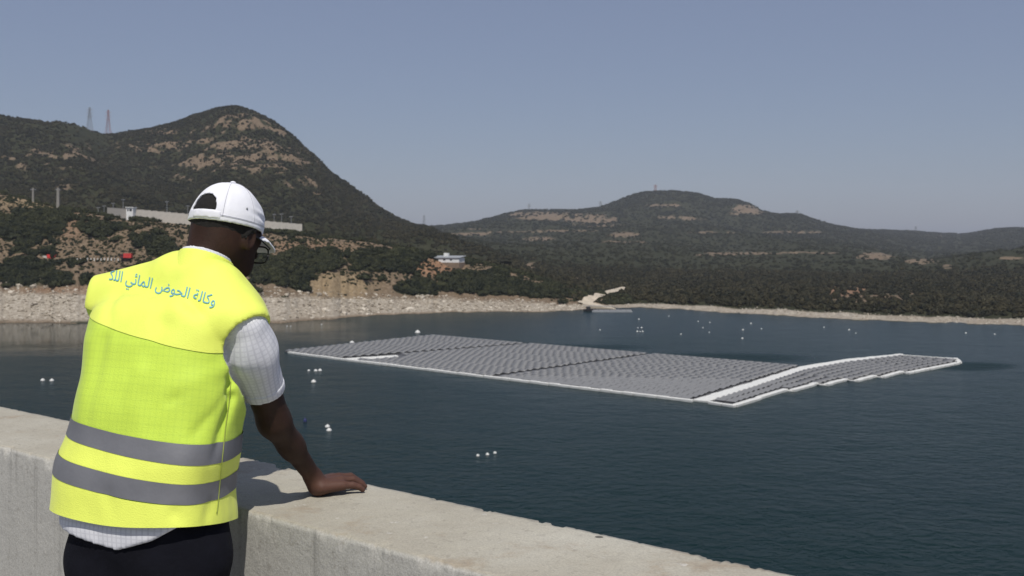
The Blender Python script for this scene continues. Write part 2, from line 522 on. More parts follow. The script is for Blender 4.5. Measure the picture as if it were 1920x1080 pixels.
mveg = 1 - 0.78 * sstep(0.12, 0.95, mbare2 + 0.25 * m30 + 0.28 * m9 + 0.05)

# ------------------------------------------------------------------ terrain material
def ground_material():
    m, n, b = mat_new("scrub_ground")
    p = posvec(n)
    veg = attr(n, "veg").outputs["Fac"]; shore = attr(n, "shore").outputs["Fac"]
    tan = attr(n, "tan").outputs["Fac"]; red = attr(n, "red").outputs["Fac"]
    f1 = noise(n, 0.9, 5, 0.65, p); f2 = noise(n, 0.12, 5, 0.6, p); f3 = noise(n, 0.035, 4, 0.6, p)
    soil = ramp(n, f1, [(0.28, (0.095, 0.068, 0.043)), (0.5, (0.155, 0.115, 0.076)), (0.74, (0.26, 0.20, 0.142))])
    soil = mixc(n, tan, soil, ramp(n, f1, [(0.3, (0.21, 0.152, 0.085)), (0.7, (0.37, 0.285, 0.17))]))
    soil = mixc(n, red, soil, ramp(n, f1, [(0.3, (0.17, 0.095, 0.058)), (0.7, (0.31, 0.19, 0.115))]))
    green = ramp(n, f2, [(0.3, (0.020, 0.023, 0.010)), (0.55, (0.032, 0.033, 0.015)), (0.75, (0.056, 0.050, 0.026))])
    rock = ramp(n, f1, [(0.25, (0.16, 0.135, 0.105)), (0.5, (0.33, 0.29, 0.235)), (0.75, (0.50, 0.46, 0.39))])
    vj = math_(n, 'ADD', veg, math_(n, 'MULTIPLY', math_(n, 'SUBTRACT', f2, 0.5), 0.9))
    c = mixc(n, framp(n, vj, 0.3, 0.7), soil, green)
    c = mixc(n, shore, c, rock)
    L(n, c, b.inputs["Base Color"])
    b.inputs["Roughness"].default_value = 0.95
    b.inputs["Specular IOR Level"].default_value = 0.15
    h = math_(n, 'ADD', f1, math_(n, 'MULTIPLY', f2, 3.0))
    bump(n, b, h, 0.8, 0.6)
    return m
M_GROUND = ground_material()
zero = np.zeros_like
o = link("hills", land.mesh({"veg": a_veg, "shore": a_shore2, "tan": a_tan, "red": a_red}), M_GROUND)
tag(o, "scrubby hills and stony banks round the reservoir", None, None, "structure")
o = link("mountain", mount.mesh({"veg": mveg, "shore": zero(mveg), "tan": zero(mveg), "red": zero(mveg)}), M_GROUND)
tag(o, "peaked scrub covered mountain rising behind the left bank", None, None, "structure")

# ------------------------------------------------------------------ water
def water_material():
    m, n, b = mat_new("lake_water")
    p = posvec(n)
    calm = attr(n, "calm").outputs["Fac"]
    w1 = noise(n, 0.75, 3, 0.6, mapping(n, p, (0.75, 1.0, 1.0), (0, 0, 0.35)), 0.4)
    w2 = noise(n, 0.14, 3, 0.5, mapping(n, p, (0.8, 1.1, 1.0), (0, 0, 0.5)))
    w3 = noise(n, 3.2, 2, 0.5, p)
    gust = noise(n, 0.016, 4, 0.6, mapping(n, p, (0.5, 1.0, 1.0), (0, 0, -0.3)))
    h = math_(n, 'ADD', math_(n, 'ADD', w1, math_(n, 'MULTIPLY', w2, 1.4)), math_(n, 'MULTIPLY', w3, 0.12))
    amp = math_(n, 'MULTIPLY', framp(n, gust, 0.3, 0.7, 0.75, 1.15), math_(n, 'SUBTRACT', 1.0, math_(n, 'MULTIPLY', calm, 0.86)))
    bp = N(n, "ShaderNodeBump"); bp.inputs["Distance"].default_value = 0.36
    L(n, h, bp.inputs["Height"]); L(n, amp, bp.inputs["Strength"]); L(n, bp.outputs[0], b.inputs["Normal"])
    L(n, ramp(n, gust, [(0.3, (0.0043, 0.0160, 0.0166)), (0.7, (0.0060, 0.0198, 0.0202))]), b.inputs["Base Color"])
    L(n, framp(n, calm, -1.0, 0.9, 0.42, 0.03), b.inputs["Roughness"])
    b.inputs["IOR"].default_value = 1.105
    return m
gxs = np.linspace(-1.05, 1.15, 260); gds = np.concatenate([np.linspace(1.0, 60, 20), np.geomspace(64, 620, 260)])
WX = gxs[None, :] * gds[:, None]; WD = np.repeat(gds[:, None], len(gxs), 1)
WX[0] = gxs * 60
wpx = 960 + 1870 * WX / WD; wpy = 450 + 28.0 * 1870 / WD
calm = np.clip(px_mask(wpx, wpy, [(60, 622, 260, 36, 1.1), (560, 612, 90, 12, .9), (600, 630, 90, 12, .35)], 0.5), 0, 1.1) - px_mask(wpx, wpy, [(1815, 687, 76, 7, 1), (1330, 672, 170, 9, .8), (1090, 651, 120, 5, .6)], 0.5)
idx = np.arange(WX.size).reshape(WX.shape)
wf = np.stack([idx[:-1, :-1].ravel(), idx[:-1, 1:].ravel(), idx[1:, 1:].ravel(), idx[1:, :-1].ravel()], 1)
wv = np.stack([WX.ravel(), WD.ravel(), np.full(WX.size, WATER)], 1)
M_WATER = water_material()
o = link("lake_water", mesh_np("lake_water", wv, wf, True, {"calm": calm.ravel()}), M_WATER)
tag(o, "rippled dark teal reservoir water", None, None, "structure")

# ------------------------------------------------------------------ dam, walkway and parapet
WD_ = np.array([1.0, -0.7715]); WD_ /= np.linalg.norm(WD_)          # along the parapet
WN_ = np.array([-WD_[1], WD_[0]])                                    # outwards, towards the lake
WALL_H = 0.93
WA = np.array([-0.03, 1.78])                                         # a point on its inner top edge
WT = 0.335
def wallpt(s, t, z):
    q = WA + WD_ * s + WN_ * t
    return (q[0], q[1], z)

def concrete_material(name, top):
    m, n, b = mat_new(name)
    p = objvec(n)
    g = N(n, "ShaderNodeNewGeometry")
    sep = N(n, "ShaderNodeSeparateXYZ"); L(n, g.outputs["Normal"], sep.inputs[0])
    up = framp(n, sep.outputs["Z"], 0.45, 0.85)
    f1 = noise(n, 2.2, 6, 0.65, p); f2 = noise(n, 14.0, 6, 0.7, p); f3 = noise(n, 95.0, 3, 0.6, p)
    strk = noise(n, 1.0, 6, 0.7, mapping(n, p, (26, 26, 0.9)))
    strk2 = noise(n, 1.0, 4, 0.6, mapping(n, p, (7, 7, 0.55)))
    face = ramp(n, f1, [(0.3, (0.42, 0.412, 0.378)), (0.7, (0.52, 0.51, 0.47))])
    face = mixc(n, framp(n, strk, 0.50, 0.72, 0, 0.7), face, (0.21, 0.206, 0.19))
    face = mixc(n, framp(n, strk2, 0.56, 0.72, 0, 0.5), face, (0.53, 0.52, 0.485))
    face = mixc(n, framp(n, f2, 0.60, 0.78, 0, 0.35), face, (0.27, 0.262, 0.238))
    tp = ramp(n, f1, [(0.28, (0.33, 0.30, 0.245)), (0.5, (0.405, 0.38, 0.315)), (0.72, (0.47, 0.45, 0.385))])
    tp = mixc(n, framp(n, noise(n, 5.0, 6, 0.7, mapping(n, p, (1, 1, 1), (0, 0, 0), (4, 2, 0))), 0.52, 0.70, 0, 0.62), tp, (0.285, 0.215, 0.145))
    tp = mixc(n, framp(n, f2, 0.58, 0.75, 0, 0.45), tp, (0.33, 0.29, 0.24))
    tp = mixc(n, framp(n, noise(n, 30.0, 3, 0.6, p), 0.66, 0.74, 0, 0.7), tp, (0.58, 0.56, 0.52))
    vor = N(n, "ShaderNodeTexVoronoi", feature='F1'); vor.inputs["Scale"].default_value = 11.0
    L(n, p, vor.inputs["Vector"])
    sel = N(n, "ShaderNodeSeparateColor"); L(n, vor.outputs["Color"], sel.inputs[0])
    size = framp(n, sel.outputs[0], 0.60, 1.0, 0.0, 0.12)
    pit = math_(n, 'LESS_THAN', vor.outputs["Distance"], size)
    c = mixc(n, up, face, tp)
    grain = noise(n, 260.0, 3, 0.7, p)
    c = mixc(n, framp(n, grain, 0.35, 0.62, 0.34, 0.0), c, (0.19, 0.178, 0.155))
    c = mixc(n, framp(n, noise(n, 48.0, 4, 0.7, p), 0.57, 0.68, 0, 0.4), c, (0.22, 0.20, 0.172))
    c = mixc(n, math_(n, 'MULTIPLY', pit, 0.85), c, (0.06, 0.056, 0.05))
    L(n, c, b.inputs["Base Color"])
    b.inputs["Roughness"].default_value = 0.92
    b.inputs["Specular IOR Level"].default_value = 0.2
    h = math_(n, 'ADD', math_(n, 'ADD', math_(n, 'MULTIPLY', f2, 1.0), math_(n, 'MULTIPLY', f3, 0.35)), math_(n, 'MULTIPLY', pit, -1.5))
    bump(n, b, h, 0.55, 0.006)
    return m
M_CONC = concrete_material("weathered_concrete", True)

def build_parapet():
    # profile around the wall: inner foot, inner top edge, outer top edge, outer face; finely cut so that the edges can be chipped
    prof = []
    zs = np.concatenate([np.linspace(-0.0, WALL_H - 0.24, 14), np.linspace(WALL_H - 0.22, WALL_H, 18)])
    for z in zs: prof.append((0.0, z))
    for t in np.linspace(0.012, WT - 0.012, 26): prof.append((t, WALL_H))
    for z in np.linspace(WALL_H, WALL_H - 0.2, 16): prof.append((WT, z))
    for z in (0.4, -0.6, -2.0): prof.append((WT, z))
    prof = np.array(prof)
    ss = np.concatenate([np.linspace(-22, -3.2, 60), np.linspace(-3.17, 1.3, 680), np.linspace(1.35, 9, 24)])
    R, Cn = len(ss), len(prof)
    s = np.repeat(ss[:, None], Cn, 1); t = np.repeat(prof[None, :, 0], R, 0); z = np.repeat(prof[None, :, 1], R, 0)
    q = WA[None, None, :] + WD_[None, None, :] * s[..., None] + WN_[None, None, :] * t[..., None]
    v = np.stack([q[..., 0].ravel(), q[..., 1].ravel(), z.ravel()], 1)
    big = fbm(v * 1.3, 3, 5); mid = fbm(v * 7.0, 4, 6); fine = fbm(v * 26.0, 3, 7); grit = fbm(v * 75.0, 2, 8)
    tt = t.ravel(); zz = z.ravel()
    e_in = np.exp(-(np.hypot(tt, zz - WALL_H) / 0.022) ** 2); e_out = np.exp(-(np.hypot(tt - WT, zz - WALL_H) / 0.022) ** 2)
    top = (zz > WALL_H - 1e-6)
    v[:, 2] += top * (0.0022 * big + 0.0014 * mid + 0.0012 * fine + 0.0009 * grit)
    nrm = np.where(tt < WT / 2, -1.0, 1.0)
    side = (~top) * (0.0018 * big + 0.0008 * mid + 0.0007 * grit) * nrm
    chip = 0.12 + 1.1 * np.clip(fine * 1.6 + grit * 1.2 + mid * 0.6 - 0.35, 0, 1.3)
    v[:, 0] += WN_[0] * (side + (e_in - e_out) * 0.010 * chip); v[:, 1] += WN_[1] * (side + (e_in - e_out) * 0.010 * chip)
    v[:, 2] -= (e_in * 0.6 + e_out) * 0.010 * chip
    i = np.arange(R * Cn).reshape(R, Cn)
    f = np.stack([i[:-1, :-1].ravel(), i[:-1, 1:].ravel(), i[1:, 1:].ravel(), i[1:, :-1].ravel()], 1)
    return mesh_np("parapet_wall", v, f[:, ::-1].copy(), True)
o = link("parapet_wall", build_parapet(), M_CONC)
tag(o, "thick weathered concrete parapet wall the man leans on", "wall")
mb = MB()
mb.add([wallpt(-22, -7, 0), wallpt(9, -7, 0), wallpt(9, -0.003, 0), wallpt(-22, -0.003, 0)], [(0, 1, 2, 3)])
o = mb.build("walkway", simple("walkway_concrete", (0.30, 0.29, 0.27), 0.9, 0.2, 2.0, 0, 0.3)); tag(o, "concrete walkway on the dam crest", None, None, "structure")
mb = MB()
vs = [wallpt(-22, WT - 0.02, -1.9), wallpt(9, WT - 0.02, -1.9), wallpt(9, WT + 9, WATER - 4), wallpt(-22, WT + 9, WATER - 4),
      wallpt(-22, -7, -1.9), wallpt(9, -7, -1.9), wallpt(9, -9, WATER - 4), wallpt(-22, -9, WATER - 4)]
mb.add(vs, [(0, 3, 2, 1), (0, 1, 5, 4), (4, 5, 6, 7), (1, 2, 6, 5), (0, 4, 7, 3)])
o = mb.build("dam", M_CONC); tag(o, "sloping concrete face of the dam below the parapet", None, None, "structure")
# ------------------------------------------------------------------ vegetation
def leaf_material(name, dark, light):
    m, n, b = mat_new(name)
    oi = N(n, "ShaderNodeObjectInfo")
    p = posvec(n)
    f = math_(n, 'ADD', math_(n, 'MULTIPLY', oi.outputs["Random"], 0.65), math_(n, 'MULTIPLY', noise(n, 0.9, 4, 0.6, p), 0.35))
    f = math_(n, 'ADD', f, math_(n, 'MULTIPLY', math_(n, 'SUBTRACT', noise(n, 0.02, 3, 0.6, p), 0.5), 0.9))
    mid = tuple((a + c) / 2 for a, c in zip(dark, light))
    c = ramp(n, f, [(0.15, dark), (0.5, mid), (0.85, light)])
    L(n, c, b.inputs["Base Color"])
    b.inputs["Roughness"].default_value = 0.75
    b.inputs["Specular IOR Level"].default_value = 0.25
    return m
M_LEAF = leaf_material("maquis_leaves", (0.010, 0.015, 0.006), (0.048, 0.051, 0.020))
M_LEAF2 = leaf_material("hill_scrub_leaves", (0.014, 0.016, 0.0065), (0.052, 0.045, 0.021))
M_LEAF3 = leaf_material("far_woods_leaves", (0.016, 0.019, 0.008), (0.040, 0.039, 0.0175))

def shrub_mesh(name, seed, lumps, leaves, leaf, core=1, mat=None):
    g = np.random.default_rng(seed)
    bm = bmesh.new()
    cs = []
    for i in range(lumps):
        a = g.random() * 6.283; r = (g.random() ** 0.6) * 0.62 if i else 0
        c = np.array([math.cos(a) * r, math.sin(a) * r, 0.30 + 0.30 * g.random() * (1 - r)])
        cs.append((c, 0.34 + 0.22 * g.random()))
    for c, R in cs:
        ret = bmesh.ops.create_icosphere(bm, subdivisions=core, radius=R * 0.88)
        for v in ret['verts']:
            k = 1 + 0.28 * math.sin(7.1 * v.co.x / R + seed) * math.sin(6.3 * v.co.y / R + 2) + 0.25 * (g.random() - 0.5)
            v.co = Vector((v.co.x * k + c[0], v.co.y * k + c[1], max(-0.12, v.co.z * k * 0.85 + c[2])))
    for i in range(leaves):
        c, R = cs[g.integers(len(cs))]
        d = g.normal(size=3); d[2] = abs(d[2]) * 0.9 + 0.05 * g.normal(); d /= np.linalg.norm(d)
        q = c + d * R * (0.86 + 0.34 * g.random())
        t = g.normal(size=3); t -= d * t.dot(d) * 0.6; t /= np.linalg.norm(t)
        s = np.cross(d, t); s /= np.linalg.norm(s) + 1e-6
        l = leaf * (0.6 + 0.9 * g.random())
        vs = [bm.verts.new(q + t * l), bm.verts.new(q + s * l * 0.5), bm.verts.new(q - t * l * 0.7), bm.verts.new(q - s * l * 0.5 + d * l * 0.25)]
        bm.faces.new(vs)
    me = bpy.data.meshes.new(name)
    bm.to_mesh(me); bm.free()
    if mat: me.materials.append(mat)
    return me

SHRUBS = [shrub_mesh("shrub", 100 + i, 5, 210, 0.15, 1, M_LEAF) for i in range(4)]
BUSH = [shrub_mesh("hill_shrub", 200 + i, 3, 46, 0.26, 1, M_LEAF2) for i in range(3)]
WOOD = [shrub_mesh("hill_tree_clump", 300 + i, 4, 40, 0.28, 1, M_LEAF3) for i in range(3)]

def scatter_object(name, pts, scl, sources, label, seed=1):
    me = bpy.data.meshes.new(name)
    me.vertices.add(len(pts)); me.vertices.foreach_set("co", np.asarray(pts, dtype=np.float32).ravel())
    a = me.attributes.new("scl", 'FLOAT', 'POINT'); a.data.foreach_set("value", np.asarray(scl, dtype=np.float32))
    o = bpy.data.objects.new(name, me); COL.objects.link(o)
    ng = bpy.data.node_groups.new(name + "_scatter", 'GeometryNodeTree')
    ng.interface.new_socket("Geometry", in_out='INPUT', socket_type='NodeSocketGeometry')
    ng.interface.new_socket("Geometry", in_out='OUTPUT', socket_type='NodeSocketGeometry')
    gi = ng.nodes.new("NodeGroupInput"); go = ng.nodes.new("NodeGroupOutput")
    jn = ng.nodes.new("GeometryNodeJoinGeometry")
    for s in sources:
        oi = ng.nodes.new("GeometryNodeObjectInfo"); oi.transform_space = 'ORIGINAL'
        oi.inputs["Object"].default_value = s; oi.inputs["As Instance"].default_value = True
        ng.links.new(oi.outputs["Geometry"], jn.inputs[0])
    ip = ng.nodes.new("GeometryNodeInstanceOnPoints"); ip.inputs["Pick Instance"].default_value = True
    ri = ng.nodes.new("FunctionNodeRandomValue"); ri.data_type = 'INT'
    ri.inputs["Min"].default_value = 0 if False else ri.inputs["Min"].default_value
    for sck in ri.inputs:
        if sck.type == 'INT' and sck.name == 'Min': sck.default_value = 0
        if sck.type == 'INT' and sck.name == 'Max': sck.default_value = len(sources) - 1
        if sck.name == 'Seed': sck.default_value = seed
    rv = ng.nodes.new("FunctionNodeRandomValue"); rv.data_type = 'FLOAT_VECTOR'
    for sck in rv.inputs:
        if sck.type == 'VECTOR' and sck.name == 'Min': sck.default_value = (-0.15, -0.15, 0)
        if sck.type == 'VECTOR' and sck.name == 'Max': sck.default_value = (0.15, 0.15, 6.283)
        if sck.name == 'Seed': sck.default_value = seed + 5
    na = ng.nodes.new("GeometryNodeInputNamedAttribute"); na.data_type = 'FLOAT'; na.inputs[0].default_value = "scl"
    ng.links.new(gi.outputs[0], ip.inputs["Points"]); ng.links.new(jn.outputs[0], ip.inputs["Instance"])
    ng.links.new([s for s in ri.outputs if s.type == 'INT'][0], ip.inputs["Instance Index"])
    ng.links.new([s for s in rv.outputs if s.type == 'VECTOR'][0], ip.inputs["Rotation"])
    ng.links.new([s for s in na.outputs if s.enabled][0], ip.inputs["Scale"])
    ng.links.new(ip.outputs[0], go.inputs[0])
    md = o.modifiers.new("scatter", 'NODES'); md.node_group = ng
    tag(o, label, None, None, "stuff")
    return o

def place_shrub(name, me, pt, s, label, cat, group, sz=1.0):
    o = link(name, me)
    o.location = (pt[0], pt[1], pt[2] - 0.1 * s)
    o.scale = (s, s * random.uniform(0.9, 1.15), s * sz)
    o.rotation_euler = (0, 0, random.uniform(0, 6.28))
    return tag(o, label, cat, group)

# the bushes on the left bank that can be picked out one by one (photo pixel of the foot, radius in metres)
SPECIAL = [(180, 438, 4.6, "big rounded dark bush on the bare slope left of the white watch tower", 0), (262, 462, 3.1, "round green bush on the sandy slope below the white watch tower", 1),
           (205, 412, 2.4, "small dark bush at the left foot of the long concrete wall", 2), (300, 436, 2.2, "little bush on the stony ground just under the concrete wall", 3),
           (160, 522, 3.2, "dark bush on the pale slope right below the row of white roadside posts", 1), (110, 515, 2.6, "dark bush above the stony shore at the far left of the bank", 2),
           (35, 400, 4.0, "wide dark bush under the bare sandy brow at the left edge", 0), (545, 445, 2.4, "low bush at the right end of the long concrete wall", 3),
           (770, 484, 2.6, "dark bush at the left end of the low white building", 2), (870, 482, 3.0, "bush growing at the right end of the low white building", 0)]
first = None
SRC = []
for (x, y, r, lab, k) in SPECIAL:
    h = land.hit(x, y, 34)
    if h is None: continue
    SRC.append(place_shrub("shrub", SHRUBS[k], h, r, lab, "bush", "bushes on the left bank", 0.85))
dens = a_veg * on_bank * sstep(2.0, 2.08, S) * (1 - sstep(3.0, 3.1, S)) * sstep(-60, -40, gx)
pt, r_, q_ = land.scatter(dens * (gx < 1130) * (gx > -20), 150, 5)
for i in range(len(pt)):
    place_shrub("shrub", SHRUBS[i % 4], pt[i], 1.7 + 1.7 * random.random() ** 2, "dark green shrub, one of many dotted over the left bank", "bush", "shrubs dotted over the left bank", 0.85)
src4 = [next(o for o in SRC if o.data == m) for m in SHRUBS]
ptA, _, _ = land.scatter(dens * (gx < 1180) * (gx > -250), 7000, 6)
ptB, _, _ = land.scatter(np.clip(0.12 * a_bank + 0.02, 0, 1) * on_bank * sstep(2.1, 2.3, S) * (gx < 1200) * (gx > -250) * (1 - sstep(2.9, 3.0, S)), 8500, 7)
sA = 0.7 + 1.5 * rng.random(len(ptA)) ** 1.7; sB = 0.35 + 0.6 * rng.random(len(ptB)) ** 2
scatter_object("bank_scrub", np.concatenate([ptA, ptB]) - [0, 0, 0.12], np.concatenate([sA, sB]), src4, "dense low maquis scrub covering the left bank")
# right shore scrub and far slopes
road_mask = px_mask(gx, gy, [(1098, 567, 10, 5, 1), (1112, 561, 12, 5, 1), (1126, 555.5, 12, 5, 1), (1142, 550, 13, 4.5, 1), (1158, 545.5, 13, 4.5, 1), (1170, 542, 10, 4, 1)], 0.3)
a_vegb = (0.10 + 0.90 * a_veg) * (1 - road_mask)
dr = a_vegb * sstep(2.05, 2.2, S) * (1 - sstep(3.9, 4.4, S)) * (gx > 1050)
dr = dr + a_vegb * sstep(3.05, 3.2, S) * (1 - sstep(3.9, 4.4, S)) * (gx <= 1050) * (gx > 560)
k = 0
hs = []
ptx, _, _ = land.scatter(dr * (gx < 1900) * (gx > 1180) * (S < 3.4), 24, 15)
for i in range(len(ptx)):
    hs.append(place_shrub("hill_shrub", BUSH[i % 3], ptx[i], 2.2 + 1.2 * random.random(), "olive green shrub, one of many above the far right beach", "bush", "shrubs above the far right beach", 0.8))
ptC, _, _ = land.scatter(dr, 26000, 8)
scatter_object("hill_scrub", ptC - [0, 0, 0.15], 0.9 + 1.9 * rng.random(len(ptC)) ** 1.6, hs[:3], "scrub covering the low slopes across the water", 3)
ht = []
for i, (x, y) in enumerate([(1560, 423.5), (1525, 414.5), (1655, 433.2), (1640, 432.8), (1668, 433.6), (1600, 431)]):
    Dc, Zc = land.prof(x); j = int(np.argmax((CAMZ - Zc) * -1.0 / Dc))
    p_ = np.array([(x - 960) / 1870 * Dc[j], Dc[j], Zc[j]])
    ht.append(place_shrub("hill_tree", WOOD[i % 3], p_, 5.0 + 2.0 * random.random(), "small dark tree on the far right skyline, %s from the left of six" % ["second", "first", "fifth", "fourth", "sixth", "third"][i], "tree", "trees on the far right skyline", 0.9))
df = a_vegb * sstep(3.9, 4.4, S) * (1 - sstep(7.02, 7.1, S)) * (gx > 640)
ptD, rD, _ = land.scatter(df, 52000, 9, (640, 2300))
scatter_object("far_scrub", ptD - [0, 0, 0.3], (1.2 + 3.0 * rng.random(len(ptD)) ** 1.8) * np.clip(ptD[:, 1] / 1900, 0.7, 1.5), ht[:3], "woods and scrub on the far hills", 4)
dm = np.clip(mveg * 1.0 + 0.04, 0, 1) * sstep(0.4, 0.8, MS) * (1 - sstep(3.02, 3.1, MS))
ms_ = []
ptm, _, _ = mount.scatter(dm * (MS > 2.4) * (MS < 2.9) * (mx > 250) * (mx < 640), 14, 16)
for i in range(len(ptm)):
    ms_.append(place_shrub("hill_shrub", BUSH[i % 3], ptm[i], 2.2 + 1.0 * random.random(), "dark shrub, one of many on the upper slope of the peaked mountain", "bush", "shrubs on the mountain", 0.8))
ptE, _, _ = mount.scatter(dm, 60000, 10, (-300, 960))
scatter_object("mountain_scrub", ptE - [0, 0, 0.2], 0.7 + 2.0 * rng.random(len(ptE)) ** 2.2, ms_[:3], "scrub covering the mountain", 6)

# ------------------------------------------------------------------ stony shore
def rock_mesh(seed):
    g = np.random.default_rng(seed)
    bm = bmesh.new()
    bmesh.ops.create_icosphere(bm, subdivisions=1, radius=1.0)
    ax = [g.normal(size=3) for _ in range(5)]
    for v in bm.verts:
        q = np.array(v.co)
        for a in ax:
            a_ = a / np.linalg.norm(a); d = q.dot(a_)
            if d > 0.55: q = q - a_ * (d - 0.55) * 0.8
        q = q * (0.85 + 0.3 * g.random()) * np.array([1.2, 0.9, 0.62])
        v.co = Vector(q)
    me = bpy.data.meshes.new("boulder"); bm.to_mesh(me); bm.free()
    return me
def rock_material():
    m, n, b = mat_new("shore_rock")
    oi = N(n, "ShaderNodeObjectInfo")
    f = math_(n, 'ADD', math_(n, 'MULTIPLY', oi.outputs["Random"], 0.7), math_(n, 'MULTIPLY', noise(n, 1.5, 5, 0.6, posvec(n)), 0.3))
    L(n, ramp(n, f, [(0.1, (0.17, 0.14, 0.105)), (0.5, (0.36, 0.315, 0.25)), (0.9, (0.58, 0.53, 0.45))]), b.inputs["Base Color"])
    b.inputs["Roughness"].default_value = 0.95
    return m
M_ROCK = rock_material()
ROCKS = [rock_mesh(i) for i in range(4)]
for m_ in ROCKS: m_.materials.append(M_ROCK)
dsh = sstep(1.05, 1.25, S) * (1 - sstep(2.0, 2.15, S))
ptR, _, _ = land.scatter(dsh * (gx < 900) * (gx > 0), 70, 12)
bl = []
for i in range(len(ptR)):
    o = link("boulder", ROCKS[i % 4]); s = 0.9 + 0.9 * random.random()
    o.location = tuple(ptR[i]); o.scale = (s, s, s); o.rotation_euler = (0, 0, random.uniform(0, 6.28))
    tag(o, "large pale boulder, one of many on the left stony shore", "boulder", "boulders on the left shore"); bl.append(o)
ptS, _, _ = land.scatter(dsh * (gx < 1120), 9000, 13); ptT, _, _ = land.scatter(dsh * (gx >= 1120), 3500, 14)
scatter_object("shore_stones", np.concatenate([ptS, ptT]), np.concatenate([0.16 + 0.75 * rng.random(len(ptS)) ** 3.2, 0.12 + 0.4 * rng.random(len(ptT)) ** 3]), bl[:4], "pale loose stones along the waterline", 8)

# ------------------------------------------------------------------ floating solar array
def G(x, y):
    D = 28.0 * 1870.0 / (y - 450.0)
    return np.array([(x - 960.0) / 1870.0 * D, D])

def panel_material():
    m, n, b = mat_new("solar_glass")
    p = objvec(n)
    oi = N(n, "ShaderNodeObjectInfo")
    f = noise(n, 0.35, 3, 0.6, posvec(n))
    c = ramp(n, f, [(0.3, (0.186, 0.188, 0.190)), (0.7, (0.212, 0.213, 0.214))])
    L(n, c, b.inputs["Base Color"])
    b.inputs["Roughness"].default_value = 0.5
    b.inputs["Specular IOR Level"].default_value = 0.3
    b.inputs["IOR"].default_value = 1.5
    return m
M_PANEL = panel_material()
M_FLOAT = simple("float_plastic", (0.66, 0.66, 0.63), 0.6, 0.10, 0.8)
M_FRAME = simple("float_grey", (0.09, 0.09, 0.095), 0.7, 0.2, 0.5)
PL, PW, PH = 2.0, 1.17, 0.28
pm = MB().box((0, 0, 0), (PL - 0.05, PW, 0.035))
panel_me = pm.mesh("solar_panel"); panel_me.materials.append(M_PANEL)
array = empty("floating_solar_array", (20, 200, WATER))
tag(array, "large floating field of grey solar panels with white walkways on the reservoir", "solar array")
arr_inv = Matrix.Translation((-20, -200, -WATER))
panels = []      # world matrices
def add_row(a, c, e, d):
    """one tent row: a->c is the near long edge, e->d the far long edge (2-D points)"""
    ln = np.linalg.norm(c - a)
    n_ = int((ln - 0.1) / PL)
    if n_ < 1: return
    step = 1.0 / n_
    for i in range(n_):
        t = (i + 0.5) * step
        p0 = a + (c - a) * t; p1 = e + (d - e) * t
        qx, qy = 960 + 1870 * p0[0] / p0[1], 450 + 28 * 1870 / p0[1]
        if 640 < qx < 750 and 673.2 - (qx - 640) * 0.052 - 1.2 < qy < 673.2 - (qx - 640) * 0.052 + 2.6 + min(3.5, (qx - 640) * .08): continue      # open white platform at the seam
        ud = (c - a) / ln; vd = p1 - p0; wv_ = np.linalg.norm(vd); vd = vd / wv_
        vd = vd - ud * vd.dot(ud); vd /= np.linalg.norm(vd)
        for side in (0, 1):
            t2 = 0.27 if side == 0 else 0.73
            c2 = p0 + (p1 - p0) * t2
            sl = math.atan2(PH, PW * 0.98) * (1 if side == 0 else -1)
            x = Vector((ud[0], ud[1], 0)); y = Vector((vd[0] * math.cos(sl), vd[1] * math.cos(sl), math.sin(sl))); z = x.cross(y)
            M = Matrix(((x.x, y.x, z.x, c2[0]), (x.y, y.y, z.y, c2[1]), (x.z, y.z, z.z, WATER + 0.36 + PH / 2), (0, 0, 0, 1)))
            panels.append(M)
def slab(poly, z0, z1, name, mat, parent):
    mb = MB(); n_ = len(poly)
    vs = [(q[0], q[1], WATER + z0) for q in poly] + [(q[0], q[1], WATER + z1) for q in poly]
    fs = [tuple(range(n_ - 1, -1, -1)), tuple(range(n_, 2 * n_))] + [(i, (i + 1) % n_, (i + 1) % n_ + n_, i + n_) for i in range(n_)]
    mb.add(vs, fs)
    o = mb.build(name, mat, parent)
    o.matrix_parent_inverse = arr_inv
    return o
def lerp(a, b, t): return a + (b - a) * t
SECT = [((533, 660), (640, 673), (988, 646), (812, 630.2)), ((646, 674.2), (924, 707.8), (1219, 665.4), (998, 646.6)), ((932, 708.8), (1296, 752), (1500, 688.6), (1227, 666))]
NV = 23
for (fl, fr, br, bl_) in SECT:
    fl, fr, br, bl_ = G(*fl), G(*fr), G(*br), G(*bl_)
    slab([fl, fr, br, bl_], 0.05, 0.20, "float_raft", M_FRAME, array)
    for k in range(NV):
        v0, v1 = (k + 0.02) / NV, (k + 0.98) / NV
        a, c, e, d = lerp(fl, bl_, v0), lerp(fr, br, v0), lerp(fl, bl_, v1), lerp(fr, br, v1)
        j0 = 0.012 * random.random(); j1 = 0.012 * random.random()
        add_row(lerp(a, c, j0), lerp(a, c, 1 - j1), lerp(e, d, j0), lerp(e, d, 1 - j1))
inner = [G(1331, 755), G(1406, 730), G(1506, 696.8), G(1587, 682), G(1693, 668.8)]
outer_px = [(1378, 763), (1472, 733), (1486, 734.5), (1530, 721.5), (1548, 723.5), (1585, 713.3), (1605, 716), (1640, 707), (1655, 709), (1690, 699), (1700, 701.5), (1795, 683)]
outer = [G(*q) for q in outer_px]
udir = G(1296, 752) - G(932, 708.8); udir /= np.linalg.norm(udir)
seg = [np.linalg.norm(inner[i + 1] - inner[i]) for i in range(len(inner) - 1)]
cum = np.concatenate([[0], np.cumsum(seg)])
def on_inner(s): return np.array([np.interp(s, cum, [q[0] for q in inner]), np.interp(s, cum, [q[1] for q in inner])])
